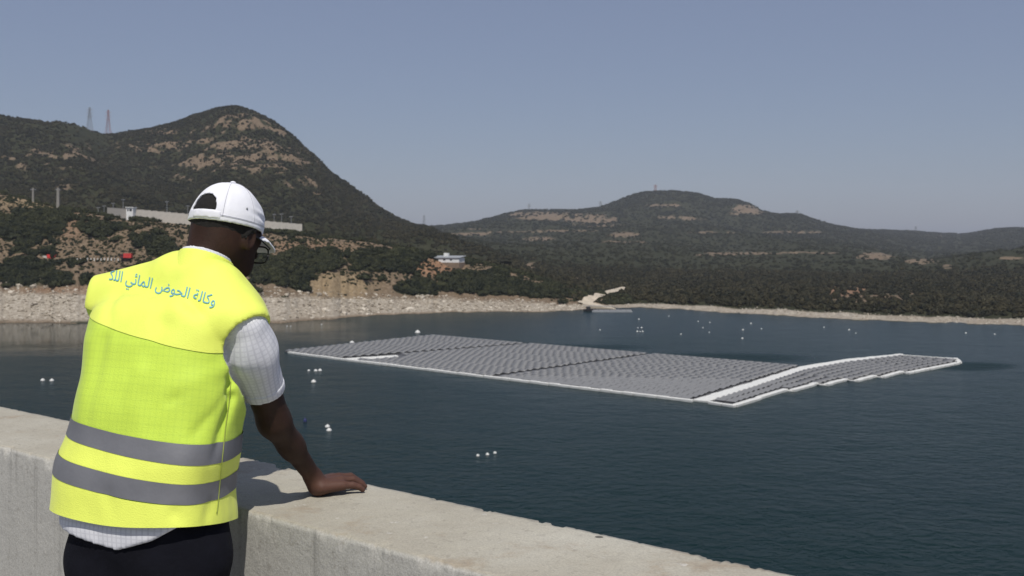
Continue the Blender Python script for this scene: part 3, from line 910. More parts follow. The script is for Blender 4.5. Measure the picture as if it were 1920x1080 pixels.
def hit_outer(p):
    best = None
    for i in range(len(outer) - 1):
        a, b_ = outer[i], outer[i + 1]
        A = np.array([[udir[0], -(b_ - a)[0]], [udir[1], -(b_ - a)[1]]])
        if abs(np.linalg.det(A)) < 1e-6: continue
        s, t = np.linalg.solve(A, a - p)
        if 0 <= t <= 1 and s > 0 and (best is None or s < best): best = s
    return best
strip_edge = []
s = 1.3
while s < cum[-1] - 3.0:
    p0, p1 = on_inner(s), on_inner(s + 2.3)
    h0, h1 = hit_outer(p0), hit_outer(p1)
    if h0 is None: h0 = h1
    if h0 is None: h0 = h1 = hm_
    if h1 is None: h1 = h0
    hm_ = min(max(2.2, min(h0, h1) - 0.9), 25.0)
    add_row(p0 + udir * 0.3, p0 + udir * hm_, p1 + udir * 0.3, p1 + udir * hm_)
    strip_edge.append((p0, p0 + udir * (hm_ + 0.1)))
    s += 2.4
for i in range(len(strip_edge) - 1):
    slab([strip_edge[i][0], strip_edge[i][1], strip_edge[i + 1][1] if np.linalg.norm(strip_edge[i+1][1]-strip_edge[i][1]) < 6 else strip_edge[i][1] + (strip_edge[i+1][0]-strip_edge[i][0]), strip_edge[i + 1][0]], 0.05, 0.19, "float_raft", M_FRAME, array)
dist = [(m.to_translation() - Vector((0, 0, CAMZ))).length for m in panels]
order = np.argsort(dist)
for i in order[:300]:
    o = bpy.data.objects.new("solar_panel", panel_me); COL.objects.link(o)
    o.parent = array; o.matrix_basis = arr_inv @ panels[i]
bv_ = np.array([tuple(v.co) for v in panel_me.vertices]); bf_ = np.array([tuple(p.vertices) for p in panel_me.polygons])
AV = []; AF = []
for j, i in enumerate(order[300:]):
    m4 = np.array(panels[i])
    AV.append(bv_ @ m4[:3, :3].T + m4[:3, 3]); AF.append(bf_ + 8 * j)
o = link("solar_panel_field", mesh_np("solar_panel_field", np.concatenate(AV), np.concatenate(AF), False), M_PANEL, array)
o.matrix_parent_inverse = arr_inv; o["kind"] = "stuff"

def float_box(w_, l_, h_):
    mb = MB(); c = 0.08
    vs = []
    for z, k in ((0, 0.04), (h_ - c, 0.0), (h_, c)):
        for x, y in ((-1, -1), (1, -1), (1, 1), (-1, 1)):
            vs.append((x * (l_ / 2 - k), y * (w_ / 2 - k), z))
    fs = [(3, 2, 1, 0), (8, 9, 10, 11)]
    for r in (0, 4):
        for i in range(4): fs.append((r + i, r + (i + 1) % 4, r + (i + 1) % 4 + 4, r + i + 4))
    me = mb.add(vs, fs).mesh("pontoon_float"); me.materials.append(M_FLOAT)
    return me
FB_EDGE = float_box(0.75, 2.36, 0.5); FB_WALK = float_box(1.0, 2.36, 0.42); FB_OUT = float_box(1.05, 2.36, 0.5); FB_THIN = float_box(0.4, 2.36, 0.3)
def float_line(a, b, me, name="pontoon_float", skip=0.0, off=0.0):
    d = b - a; ln = np.linalg.norm(d); d = d / ln
    nrm = np.array([-d[1], d[0]])
    n_ = max(1, int(round(ln / 2.42)))
    for i in range(n_):
        if random.random() < skip: continue
        c = a + d * ln * (i + 0.5) / n_ + nrm * (off + random.uniform(-0.12, 0.12))
        o = bpy.data.objects.new(name, me); COL.objects.link(o)
        o.parent = array
        o.matrix_basis = arr_inv @ Matrix.LocRotScale(Vector((c[0], c[1], WATER - 0.04)), Matrix.Rotation(math.atan2(d[1], d[0]) + random.uniform(-0.03, 0.03), 3, 'Z'), Vector((ln / n_ / 2.42, 1, random.uniform(0.9, 1.05))))
float_line(G(533, 660.6), G(640, 674.2), FB_EDGE, off=-0.5, skip=0.05)
float_line(G(640, 674.2), G(926, 709), FB_EDGE, off=-0.5, skip=0.10)
float_line(G(926, 709), G(1302, 753.3), FB_EDGE, off=-0.5)
for k_ in range(3):   # broad walkway
    A_ = [lerp(G(1299, 752.5), G(1329, 755.5), (k_ + 0.5) / 3), lerp(G(1408, 719.5), G(1406, 729.5), (k_ + 0.5) / 3), lerp(G(1506, 688.8), G(1506, 696.3), (k_ + 0.5) / 3), lerp(G(1587, 675.6), G(1587, 681.5), (k_ + 0.5) / 3), lerp(G(1690, 665.8), G(1692, 668.5), (k_ + 0.5) / 3)]
    for i in range(4): float_line(A_[i], A_[i + 1], FB_WALK, "walkway_float")
for i in range(0, len(outer) - 1, 2):
    float_line(outer[i], outer[i + 1], FB_OUT)
for i in range(1, len(outer) - 2, 2):
    float_line(outer[i], outer[i + 1], FB_THIN)
float_line(G(1329, 757), G(1378, 764), FB_EDGE)
float_line(G(1690, 666.8), G(1790, 673.5), FB_THIN); float_line(G(1792, 674.5), G(1800, 682), FB_OUT); float_line(G(1775, 674), G(1795, 680), FB_OUT)
for k_ in range(3):
    float_line(lerp(G(645, 674.3), G(672, 677.5), (k_ + .5) / 3), lerp(G(744, 668.3), G(746, 671), (k_ + .5) / 3), FB_WALK, "walkway_float")
for q in ((640, 651.5, 665, 648.5), (676, 646, 692, 643.8), (700, 643, 722, 640.3), (735, 638.6, 750, 637)):
    float_line(G(q[0], q[1]), G(q[2], q[3]), FB_OUT)

# ------------------------------------------------------------------ buoys
M_BUOY = simple("buoy_white", (0.62, 0.62, 0.60), 0.5, 0.06, 4.0)
M_BUOYB = simple("buoy_blue", (0.012, 0.016, 0.09), 0.5, 0.1, 4.0)
M_DARK = simple("dark_rubber", (0.02, 0.02, 0.022), 0.7, 0.2, 4.0)
def buoy(x, y, d, label, group, mat=None, kind=0):
    g_ = G(x, y); r = d / 2
    e = empty("mooring_buoy", (g_[0], g_[1], WATER)); tag(e, label, "buoy", group)
    prof = [(0.35 * r, -0.75 * r), (0.8 * r, -0.5 * r), (r, 0.0), (0.93 * r, 0.45 * r), (0.66 * r, 0.82 * r), (0.3 * r, 0.98 * r), (0.16 * r, 1.06 * r), (0.14 * r, 1.22 * r)]
    if kind: prof = [(0.7 * r, -1.0 * r), (0.85 * r, 0), (0.85 * r, 1.1 * r), (0.5 * r, 1.5 * r), (0.2 * r, 1.6 * r), (0.12 * r, 2.2 * r)]
    MB().lathe(prof, 14).build("float_body", mat or M_BUOY, e, True)
    MB().tube([(0.22 * r * math.cos(a), 0, (1.3 if not kind else 2.2) * r + 0.22 * r * math.sin(a)) for a in np.linspace(0, 6.283, 9)], 0.06 * r, 5, False).build("lifting_ring", M_DARK, e)
    MB().lathe([(1.02 * r, -0.10 * r), (1.03 * r, 0.02 * r), (1.0 * r, 0.10 * r)], 14).build("waterline_band", M_DARK, e)
NEARB = [(80, 714, 0.85, "white buoy left of the man, left one of a pair"), (97, 714.5, 0.85, "white buoy left of the man, nearer to him of a pair"),
         (579, 695.5, 0.6, "small white buoy, left of the row of three right of the man's sleeve"), (592, 696, 0.8, "white buoy in the middle of the row of three right of the sleeve"),
         (600, 695.5, 0.85, "white buoy at the right of the row of three right of the sleeve"), (588, 717, 1.0, "round cream buoy alone just below the row of three"),
         (614, 801, 0.75, "white buoy, the upper of two touching ones right of the forearm"), (617, 808, 0.8, "white buoy, the lower of two touching ones right of the forearm"),
         (896, 855, 0.46, "white buoy, left one of three in the open dark water"), (914, 853, 0.5, "white buoy with dark foot, middle of three in the open water"), (928, 850, 0.46, "white buoy, right one of three in the open dark water")]
for b_ in NEARB: buoy(*b_, "white buoys in the near water")
buoy(572, 791, 0.62, "dark blue upright buoy close to the man's forearm", None, M_BUOYB, 1)
FARB = [(660, 644, 1.3, "white buoy off the left back edge of the solar array"), (783, 624.5, 1.6, "white buoy just behind the back tip of the solar array")]
for b_ in FARB: buoy(*b_, "white buoys behind the array")
ORD = 'first second third fourth fifth sixth seventh eighth ninth tenth eleventh twelfth thirteenth fourteenth fifteenth sixteenth seventeenth eighteenth nineteenth twentieth twenty-first twenty-second twenty-third twenty-fourth twenty-fifth'.split()
for i, (x, y) in enumerate(sorted([(1125, 619), (1196, 615), (1203, 615), (1195, 622), (1200, 622), (1205, 622), (1277, 627), (1309, 603), (1318, 615), (1330, 623.5), (1331, 605), (1392, 635), (1393, 619), (1428, 617), (1545, 614), (1592, 619), (1605, 625), (1811, 625), (1865, 627), (1254, 593), (1198, 599), (538, 612), (545, 612), (603, 609), (1408, 607)])):
    buoy(x, y, 0.38 + 0.25 * random.random(), "tiny white far buoy, %s from the left before the opposite shore" % ORD[i], "tiny buoys on the far water")

# ------------------------------------------------------------------ things on the banks
M_WALLC = simple("compound_concrete", (0.46, 0.43, 0.385), 0.9, 0.12, 0.6)
M_WHITE = simple("white_paint", (0.72, 0.72, 0.70), 0.7, 0.08, 0.6)
M_STEEL = simple("galvanised_steel", (0.30, 0.31, 0.32), 0.5, 0.15, 0.6, 0.4)
M_REDST = simple("pylon_red_steel", (0.30, 0.13, 0.11), 0.6, 0.15, 0.3)
M_GLASS = simple("dark_window", (0.02, 0.022, 0.025), 0.15, 0.1, 1.0)
M_RED = simple("red_paint", (0.55, 0.045, 0.04), 0.5, 0.1, 1.0)
M_ROOF = simple("grey_roof", (0.27, 0.285, 0.30), 0.7, 0.12, 0.5)
M_DIRT = simple("pale_dirt", (0.46, 0.40, 0.31), 0.95, 0.2, 0.4, 0, 0.4)

def long_wall(A, B, za, zb, h, label):
    d = np.array(B) - np.array(A); ln = float(np.hypot(*d)); rz = math.atan2(d[1], d[0])
    e = empty("concrete_wall", (A[0], A[1], za), rz); tag(e, label, "wall")
    n_ = int(ln / 2.6); st = ln / n_
    pme = MB().box((0, 0, h / 2 - 0.4), (st - 0.22, 0.16, h + 0.8)).mesh("wall_panel"); pme.materials.append(M_WALLC)
    qme = MB().box((0, 0, h / 2 - 0.3), (0.26, 0.34, h + 1.0)).mesh("wall_post"); qme.materials.append(M_WALLC)
    cme = MB().box((0, 0, h + 0.08), (st - 0.24, 0.26, 0.14)).mesh("coping"); cme.materials.append(M_WALLC)
    for i in range(n_ + 1):
        z = (zb - za) * i / n_
        link("wall_post", qme, None, e, (i * st, 0, z))
        if i < n_:
            z2 = (zb - za) * (i + 0.5) / n_
            link("wall_panel", pme, None, e, ((i + 0.5) * st, 0, z2)); link("coping", cme, None, e, ((i + 0.5) * st, 0, z2))
pA, pB, pC = P(202, 408, 446), P(244, 413, 416), P(566, 441.5, 427)
long_wall(pB[:2], pC[:2], pB[2] + 0.7, pC[2] + 0.7, 4.0, "long grey concrete panel wall on top of the left bank")
long_wall(pA[:2], pB[:2] + np.array([-0.4, 0.3]), pA[2] + 0.5, pB[2] + 0.7, 3.8, "short side of the concrete compound wall running back from the white watch tower")
# watch tower
t_ = P(246, 413, 415.2)
e = empty("watch_tower", t_, -0.1); tag(e, "small white watch tower at the corner of the concrete wall", "tower")
MB().box((0, 0, 2.4), (2.9, 2.9, 5.6)).build("tower_body", M_WHITE, e)
MB().box((0, 0, 5.3), (3.5, 3.5, 0.3)).build("roof", M_WHITE, e)
MB().box((0.5, -1.46, 4.2), (1.0, 0.1, 0.9)).build("window", M_GLASS, e)
MB().box((-0.7, -1.46, 4.2), (0.5, 0.1, 0.9)).build("window", M_GLASS, e)
# lamp posts behind the wall
def lamp_post(x, yb, yt, D, label, w_=0.11):
    b0 = P(x, yb, D); h = (yb - yt) / 1870.0 * D
    e = empty("lamp_post", (b0[0], b0[1], b0[2])); tag(e, label, "lamp post", "lamp posts round the compound")
    MB().tube([(0, 0, -1.5), (0, 0, h)], [w_ * 1.3, w_ * 0.8], 6).build("post", M_STEEL, e)
    MB().tube([(-0.6, 0, h), (0.6, 0, h + 0.05)], w_ * 0.6, 5).build("cross_arm", M_STEEL, e)
    MB().box((0.6, 0, h - 0.1), (0.5, 0.3, 0.18)).build("lamp_head", M_STEEL, e)
    MB().box((-0.6, 0, h - 0.1), (0.5, 0.3, 0.18)).build("lamp_head", M_STEEL, e)
for i, (x, yb, yt, D) in enumerate([(184, 407, 389, 448), (195, 407, 386, 445), (212, 403, 381, 442), (231, 400, 374, 436), (313, 410, 378, 445), (352, 412, 386, 448), (514, 424, 402, 450), (528, 428, 401, 440), (546, 430, 406, 444)]):
    nm = ["leftmost thin", "second thin", "third thin", "tall thin"][i] + " lamp post left of the white watch tower" if i < 4 else ["tall lamp post behind the wall between tower and cap", "lamp post behind the wall at the left of the white cap", "left of three lamp posts behind the wall right of the cap", "middle one of three lamp posts behind the wall right of the cap", "lamp post nearest the right end of the concrete wall"][i - 4]
    lamp_post(x, yb, yt, D, nm)
M_POLE = simple('pole_concrete', (0.22, 0.21, 0.19), 0.9, 0.15, 0.6)
# concrete power poles on the left brow
for x, yb, yt, D, lab in ((62, 382, 352, 440, "slim concrete power pole on the sandy brow at far left"), (109, 397, 352, 436, "thick concrete power pole on the brow left of the watch tower")):
    b0 = P(x, yb, D); h = (yb - yt) / 1870.0 * D
    e = empty("power_pole", b0); tag(e, lab, "pole")
    k_ = 0.5 if x < 100 else 0.75
    MB().add([(-k_, -k_ * .6, -2), (k_, -k_ * .6, -2), (k_, k_ * .6, -2), (-k_, k_ * .6, -2), (-k_ * .6, -k_ * .4, h), (k_ * .6, -k_ * .4, h), (k_ * .6, k_ * .4, h), (-k_ * .6, k_ * .4, h)],
             [(3, 2, 1, 0), (4, 5, 6, 7), (0, 1, 5, 4), (1, 2, 6, 5), (2, 3, 7, 6), (3, 0, 4, 7)]).build("pole_shaft", M_POLE, e)
    MB().box((0, 0, h - 0.8), (2.4, 0.3, 0.25)).build("cross_arm", M_STEEL, e)
    for sx in (-1.0, 0, 1.0): MB().lathe([(0.09, 0), (0.14, 0.2), (0.08, 0.45)], 8, (sx, 0, h - 0.66)).build("insulator", M_DARK, e)
# pylons on the skyline
def pylon(base, h, bw, label, mat, tk=0.16):
    e = empty("lattice_pylon", base); tag(e, label, "pylon", "pylons on the skyline")
    mb = MB(); nlev = 9
    def corner(t, sx, sy):
        wv2 = bw / 2 * ((1 - t) ** 1.6) + 0.13 * bw
        return (sx * wv2, sy * wv2, t * h)
    lv = [1 - (1 - i / nlev) ** 1.25 for i in range(nlev + 1)]
    for sx in (-1, 1):
        for sy in (-1, 1):
            MB().tube([corner(t, sx, sy) for t in lv], tk, 4).build("leg", mat, e)
    for i in range(nlev):
        for (s1, s2) in (((-1, -1), (1, -1)), ((1, -1), (1, 1)), ((1, 1), (-1, 1)), ((-1, 1), (-1, -1))):
            mb.tube([corner(lv[i], *s1), corner(lv[i + 1], *s2)], tk * 0.6, 3, False); mb.tube([corner(lv[i], *s2), corner(lv[i + 1], *s1)], tk * 0.6, 3, False)
    mb.build("bracing", mat, e)
    for t in (0.62, 0.76, 0.9):
        l_ = bw * 0.75
        MB().tube([(-l_, 0, t * h), (0, 0, t * h + 0.5), (l_, 0, t * h)], tk * 0.9, 4).tube([(-l_, 0, t * h), (0, 0, t * h - 1.1), (l_, 0, t * h)], tk * 0.7, 4).build("cross_arm", mat, e)
    return e
def sky_base(L_, x, back=0.0):
    Dc, Zc = L_.prof(x); j = int(np.argmax((Zc - CAMZ) / Dc)); return np.array([(x - 960) / 1870 * Dc[j], Dc[j], Zc[j] - 1.0])
b_ = sky_base(mount, 168); pylon(b_, (b_[2] - P(168, 201, b_[1])[2]) * -1, 5.2, "left of the two lattice pylons standing on the mountain saddle", M_STEEL)
b_ = sky_base(mount, 203); pylon(b_, (b_[2] - P(203, 206, b_[1])[2]) * -1, 5.0, "right of the two lattice pylons standing on the mountain saddle", M_REDST)
for x, yt, lab in ((1229, 346, "tall lattice mast on the green far hilltop"), (992, 382, "faint pylon on the tan plateau of the far hill"), (795, 403, "faint pylon where the mountain foot meets the far hills"),
                   (1495, 394, "faint pylon on the right shoulder of the far hill"), (1126, 377, "faint pylon on the slope left of the far hilltop"), (1717, 424, "faint pylon on the distant right ridge")):
    b_ = sky_base(land, x)
    pylon(b_, P(x, yt, b_[1])[2] - b_[2], 7.0, lab, M_REDST if x == 1229 else M_STEEL, 0.22)
# low white building
q = land.hit(818, 490, 34)
e = empty("white_building", (q[0], q[1] + 1.0, q[2] - 0.3), -0.30); tag(e, "long low white building with grey roof on the left bank", "building")
MB().box((1, 3.5, 0.8), (19, 7, 2.0)).build("wall", M_WHITE, e)
MB().box((1, 3.6, -2.7), (19.3, 7.2, 5.0)).build("foundation", simple('foundation_earth', (0.20, 0.145, 0.10), 0.95, 0.25, 0.8), e)
rf = MB().add([(-11.5, -0.4, 1.75), (11, -0.4, 1.75), (11, 8.0, 2.5), (-11.5, 8.0, 2.5), (-11.5, -0.4, 1.95), (11, -0.4, 1.95), (11, 8.0, 2.7), (-11.5, 8.0, 2.7)],
         [(3, 2, 1, 0), (4, 5, 6, 7), (0, 1, 5, 4), (1, 2, 6, 5), (2, 3, 7, 6), (3, 0, 4, 7)]).build("roof", M_ROOF, e)
MB().box((2.6, 5.5, 3.1), (2.0, 1.8, 1.5)).build("roof_hut", M_WHITE, e)
for k_ in range(5):
    MB().box((-6 + 3.2 * k_, -0.04, 1.0), (1.0, 0.06, 0.6)).build("window", M_GLASS, e)
# street lamp on the brow
q = land.hit(722, 458, 34)
if q is not None:
    e = empty("street_lamp", q); tag(e, "slender curved street lamp on the brow left of the white building", "street lamp")
    MB().tube([(0, 0, -1), (0, 0, 3.4), (-0.3, 0, 4.0), (-0.9, 0, 4.25)], [0.10, 0.08, 0.06, 0.05], 6).build("post", M_STEEL, e)
    MB().box((-1.1, 0, 4.22), (0.6, 0.25, 0.12)).build("lamp_head", M_STEEL, e)
# red truck and road posts
q = land.hit(239, 487, 34)
e = empty("red_truck", (q[0], q[1] - 1.0, q[2] + 0.25), 0.05); tag(e, "small red truck parked on the track below the concrete wall", "truck")
MB().box((0.6, 0, 1.35), (2.9, 1.9, 1.7)).build("cargo_box", M_RED, e)
MB().add([(-2.2, -0.9, 0.5), (-0.9, -0.9, 0.5), (-0.9, 0.9, 0.5), (-2.2, 0.9, 0.5), (-1.9, -0.85, 1.9), (-0.95, -0.85, 1.95), (-0.95, 0.85, 1.95), (-1.9, 0.85, 1.9)],
         [(3, 2, 1, 0), (4, 5, 6, 7), (0, 1, 5, 4), (1, 2, 6, 5), (2, 3, 7, 6), (3, 0, 4, 7)]).build("cab", simple("dark_red", (0.10, 0.02, 0.02), 0.5), e)
MB().box((-1.35, -0.9, 1.55), (0.7, 0.06, 0.5)).build("window", M_GLASS, e)
for sx in (-1.5, 1.3):
    for sy in (-0.8, 0.8): MB().tube([(sx, sy - 0.12, 0.38), (sx, sy + 0.12, 0.38)], 0.4, 12).build("wheel", M_DARK, e)
ORD = 'first second third fourth fifth sixth seventh eighth ninth tenth eleventh twelfth thirteenth fourteenth fifteenth sixteenth seventeenth eighteenth nineteenth twentieth twenty-first twenty-second twenty-third twenty-fourth twenty-fifth'.split()
for i in range(15):
    x = 132 + i * 6.4
    q = land.hit(x, 488.5 + 0.5 * math.sin(i), 34)
    if q is None: continue
    o = MB().add([(-.2, -.12, -.6), (.2, -.12, -.6), (.2, .12, -.6), (-.2, .12, -.6), (-.14, -.09, .95), (.14, -.09, .95), (.14, .09, .95), (-.14, .09, .95)],
             [(3, 2, 1, 0), (4, 5, 6, 7), (0, 1, 5, 4), (1, 2, 6, 5), (2, 3, 7, 6), (3, 0, 4, 7)]).build("road_post", M_WHITE, None, False, tuple(q))
    tag(o, "pale roadside post, %s from the left in the row left of the red truck" % ORD[i], "post", "row of posts along the track")
for x0, x1, y, mt_, nm, lab in ((45, 88, 484, M_WALLC, "road_barrier", "low pale concrete barrier on the track at far left"), (88, 106, 481.5, M_RED, "red_barrier", "red barrier block at the end of the pale barrier at far left")):
    a_, c_ = land.hit(x0, y, 34), land.hit(x1, y, 34)
    if a_ is None or c_ is None: continue
    d_ = c_ - a_; ln = float(np.hypot(d_[0], d_[1]))
    e = empty(nm, tuple(a_), math.atan2(d_[1], d_[0])); tag(e, lab, "barrier")
    nseg = 4 if ln > 6 else 2
    for k_ in range(nseg):
        l_ = ln / nseg
        prof = [(-.35, -.8), (.35, -.8), (.3, .25), (.12, .45), (.1, .95), (-.1, .95), (-.12, .45), (-.3, .25)]
        vs = [(k_ * l_ + 0.05, u, v + d_[2] * (k_ + .5) / nseg) for u, v in prof] + [((k_ + 1) * l_ - 0.05, u, v + d_[2] * (k_ + .5) / nseg) for u, v in prof]
        n8 = 8
        MB().add(vs, [tuple(range(7, -1, -1)), tuple(range(8, 16))] + [(i, (i + 1) % n8, (i + 1) % n8 + n8, i + n8) for i in range(n8)]).build("barrier_block", mt_, e)
# dirt track and slipway at the far landing
def ribbon(pts, wd, name, mat, lift=0.12):
    pw_ = [land.hit(x, y, 8) for x, y in pts]; pw_ = [q for q in pw_ if q is not None]
    vs = []; fs = []
    fine_ = []
    for i in range(len(pw_) - 1):
        for t in np.linspace(0, 1, 6, endpoint=False): fine_.append(lerp(pw_[i], pw_[i + 1], t))
    fine_.append(pw_[-1])
    for i, q in enumerate(fine_):
        d = fine_[min(i + 1, len(fine_) - 1)] - fine_[max(i - 1, 0)]; nn = np.array([-d[1], d[0]]); nn /= np.linalg.norm(nn) + 1e-9
        for s_ in (-1, 1):
            X, Y = q[0] + nn[0] * wd * s_, q[1] + nn[1] * wd * s_
            vs.append((X, Y, land.ground(X, Y) + lift + 0.1))
    for i in range(len(fine_) - 1): fs.append((2 * i, 2 * i + 1, 2 * i + 3, 2 * i + 2))
    return MB().add(vs, fs).build(name, mat)
o = ribbon([(1092, 571), (1104, 565), (1120, 557), (1140, 550), (1160, 544.5), (1174, 540.5)], 2.3, "dirt_road", M_DIRT, 0.5); tag(o, "pale dirt road climbing from the far landing", None, None, "structure")
a_ = G(1094, 580.5); c_ = G(1152, 580.8)
e = empty("slipway", (a_[0], a_[1], WATER)); tag(e, "pale concrete slipway running into the water at the far landing", "slipway")
MB().add([(0, 5, -1), (13, -1.0, -1), (13, 4, -1), (2, 14, -1), (0, 5, 2.1), (13, -1.0, 0.25), (13, 4, 0.3), (2, 14, 2.9)],
         [(3, 2, 1, 0), (4, 5, 6, 7), (0, 1, 5, 4), (1, 2, 6, 5), (2, 3, 7, 6), (3, 0, 4, 7)]).build("ramp", M_DIRT, e)
MB().box((6.0, 1.2, 1.35), (13.0, 0.5, 0.4), -0.43).build("kerb", M_WALLC, e)
a_ = G(1112, 585.5)
e = empty("panel_raft", (a_[0], a_[1], WATER)); tag(e, "small raft of grey panels moored beside the far slipway", "raft")
MB().box((7.5, 1.5, 0.2), (15.5, 3.4, 0.4)).build("float_raft", M_ROOF, e)
for k_ in range(7):
    o = link("solar_panel", panel_me, None, e); o.location = (1.1 + 2.15 * k_, 1.2, 0.75); o.rotation_euler = (0.28, 0, 0)
a_ = G(1105, 583.5)
e = empty("moored_boat", (a_[0], a_[1], WATER), 0.2); tag(e, "small dark workboat moored at the foot of the far slipway", "boat")
MB().add([(-2.2, -.7, 0), (1.2, -.8, 0), (2.4, 0, .3), (1.2, .8, 0), (-2.2, .7, 0), (-2.3, -.9, .8), (1.3, -1.0, .85), (2.9, 0, 1.1), (1.3, 1.0, .85), (-2.3, .9, .8)],
         [(4, 3, 2, 1, 0), (5, 6, 7, 8, 9), (0, 1, 6, 5), (1, 2, 7, 6), (2, 3, 8, 7), (3, 4, 9, 8), (4, 0, 5, 9)]).build("hull", M_DARK, e)
MB().box((-0.4, 0, 1.35), (1.4, 1.3, 1.0)).build("cabin", M_DARK, e)

# ------------------------------------------------------------------ haze over the lake and hills
mh = bpy.data.materials.new("haze_air"); mh.use_nodes = True
nh = mh.node_tree
for nd in list(nh.nodes):
    if nd.type == 'BSDF_PRINCIPLED': nh.nodes.remove(nd)
pv = nh.nodes.new("ShaderNodeVolumePrincipled")
pv.inputs["Color"].default_value = (0.80, 0.87, 1.0, 1)
pv.inputs["Density"].default_value = 0.000085
pv.inputs["Anisotropy"].default_value = 0.0
nh.links.new(pv.outputs[0], [nd for nd in nh.nodes if nd.type == 'OUTPUT_MATERIAL'][0].inputs["Volume"])
top_ = max(land.Z.max(), mount.Z.max()) + 60
bot_ = min(land.Z.min(), mount.Z.min(), WATER - 4) - 1.0
xm = max(np.abs(land.X).max(), np.abs(mount.X).max()) + 60; ym = land.D.max() + 60
o = MB().box((0, (ym - 60) / 2, (top_ + bot_) / 2), (2 * xm, ym + 60, top_ - bot_)).build("haze", mh)
tag(o, "thin summer haze over lake and hills", None, None, "stuff")
# ------------------------------------------------------------------ the man at the parapet: shapes from smooth distance fields
def cap_(p, a, b, ra, rb):
    ab = b - a; t = np.clip(((p - a) @ ab) / (ab @ ab), 0, 1)
    return np.linalg.norm(p - a - t[:, None] * ab, axis=1) - (ra + (rb - ra) * t)
def ell_(p, c, axes, rad):
    q = (p - c) @ np.array(axes).T; rad = np.array(rad)
    k0 = np.linalg.norm(q / rad, axis=1); k1 = np.linalg.norm(q / rad ** 2, axis=1)
    return k0 * (k0 - 1.0) / np.maximum(k1, 1e-9)
def smin(a, b, k):
    h = np.clip(0.5 + 0.5 * (b - a) / k, 0, 1)
    return b + (a - b) * h - k * h * (1 - h)
def smax(a, b, k): return -smin(-a, -b, k)

def nets(fun, lo, hi, h):
    """surface nets over a box, evaluated only near the surface"""
    lo = np.array(lo, float); n = np.ceil((np.array(hi) - lo) / h).astype(int) + 1
    B = 8
    nb = np.ceil(n / B).astype(int)
    cb = np.stack(np.meshgrid(*[np.arange(k) for k in nb], indexing='ij'), -1).reshape(-1, 3)
    cc = lo + (cb * B + B / 2) * h
    dc = fun(cc)
    full = nb * B + 1
    Fv = np.zeros(full, dtype=np.float32)
    base = np.repeat(np.repeat(np.repeat(dc.reshape(nb), B, 0), B, 1), B, 2)
    Fv[:-1, :-1, :-1] = base
    Fv[-1] = 1; Fv[:, -1] = 1; Fv[:, :, -1] = 1
    act = cb[np.abs(dc) < B * h * 1.35 + 0.012]
    off = np.stack(np.meshgrid(*[np.arange(B + 1)] * 3, indexing='ij'), -1).reshape(-1, 3)
    for s in range(0, len(act), 400):
        idx = (act[s:s + 400, None, :] * B + off[None]).reshape(-1, 3)
        Fv[idx[:, 0], idx[:, 1], idx[:, 2]] = fun(lo + idx * h)
    ins = Fv < 0
    c = np.zeros(tuple(k - 1 for k in Fv.shape), dtype=np.int8)
    for dx in (0, 1):
        for dy in (0, 1):
            for dz in (0, 1):
                c += ins[dx:Fv.shape[0] - 1 + dx, dy:Fv.shape[1] - 1 + dy, dz:Fv.shape[2] - 1 + dz]
    cells = np.argwhere((c > 0) & (c < 8))
    vid = -np.ones(c.shape, dtype=np.int64); vid[cells[:, 0], cells[:, 1], cells[:, 2]] = np.arange(len(cells))
    acc = np.zeros((len(cells), 3)); cnt = np.zeros(len(cells))
    cor = [(0, 0, 0), (1, 0, 0), (0, 1, 0), (1, 1, 0), (0, 0, 1), (1, 0, 1), (0, 1, 1), (1, 1, 1)]
    edges = [(0, 1), (2, 3), (4, 5), (6, 7), (0, 2), (1, 3), (4, 6), (5, 7), (0, 4), (1, 5), (2, 6), (3, 7)]
    val = [Fv[cells[:, 0] + a, cells[:, 1] + b, cells[:, 2] + d] for a, b, d in cor]
    for e0, e1 in edges:
        v0, v1 = val[e0], val[e1]
        m = (v0 < 0) != (v1 < 0)
        t = np.where(m, v0 / np.where(m, v0 - v1, 1), 0)
        q = np.array(cor[e0])[None] + t[:, None] * (np.array(cor[e1]) - np.array(cor[e0]))[None]
        acc += q * m[:, None]; cnt += m
    verts = lo + (cells + acc / cnt[:, None]) * h
    quads = []
    for ax in range(3):
        s0 = [slice(None)] * 3; s1 = [slice(None)] * 3; s0[ax] = slice(0, -1); s1[ax] = slice(1, None)
        a = ins[tuple(s0)]; b = ins[tuple(s1)]
        e = np.argwhere(a != b)
        u, v = (ax + 1) % 3, (ax + 2) % 3
        e = e[(e[:, u] > 0) & (e[:, v] > 0) & (e[:, u] < c.shape[u]) & (e[:, v] < c.shape[v]) & (e[:, ax] < c.shape[ax])]
        flip = ~a[e[:, 0], e[:, 1], e[:, 2]]
        def cell(du, dv):
            q = e.copy(); q[:, u] += du; q[:, v] += dv
            return vid[q[:, 0], q[:, 1], q[:, 2]]
        Q = np.stack([cell(-1, -1), cell(0, -1), cell(0, 0), cell(-1, 0)], 1)
        Q[flip] = Q[flip][:, ::-1]
        quads.append(Q)
    Q = np.concatenate(quads); Q = Q[(Q >= 0).all(1)]
    return verts, Q

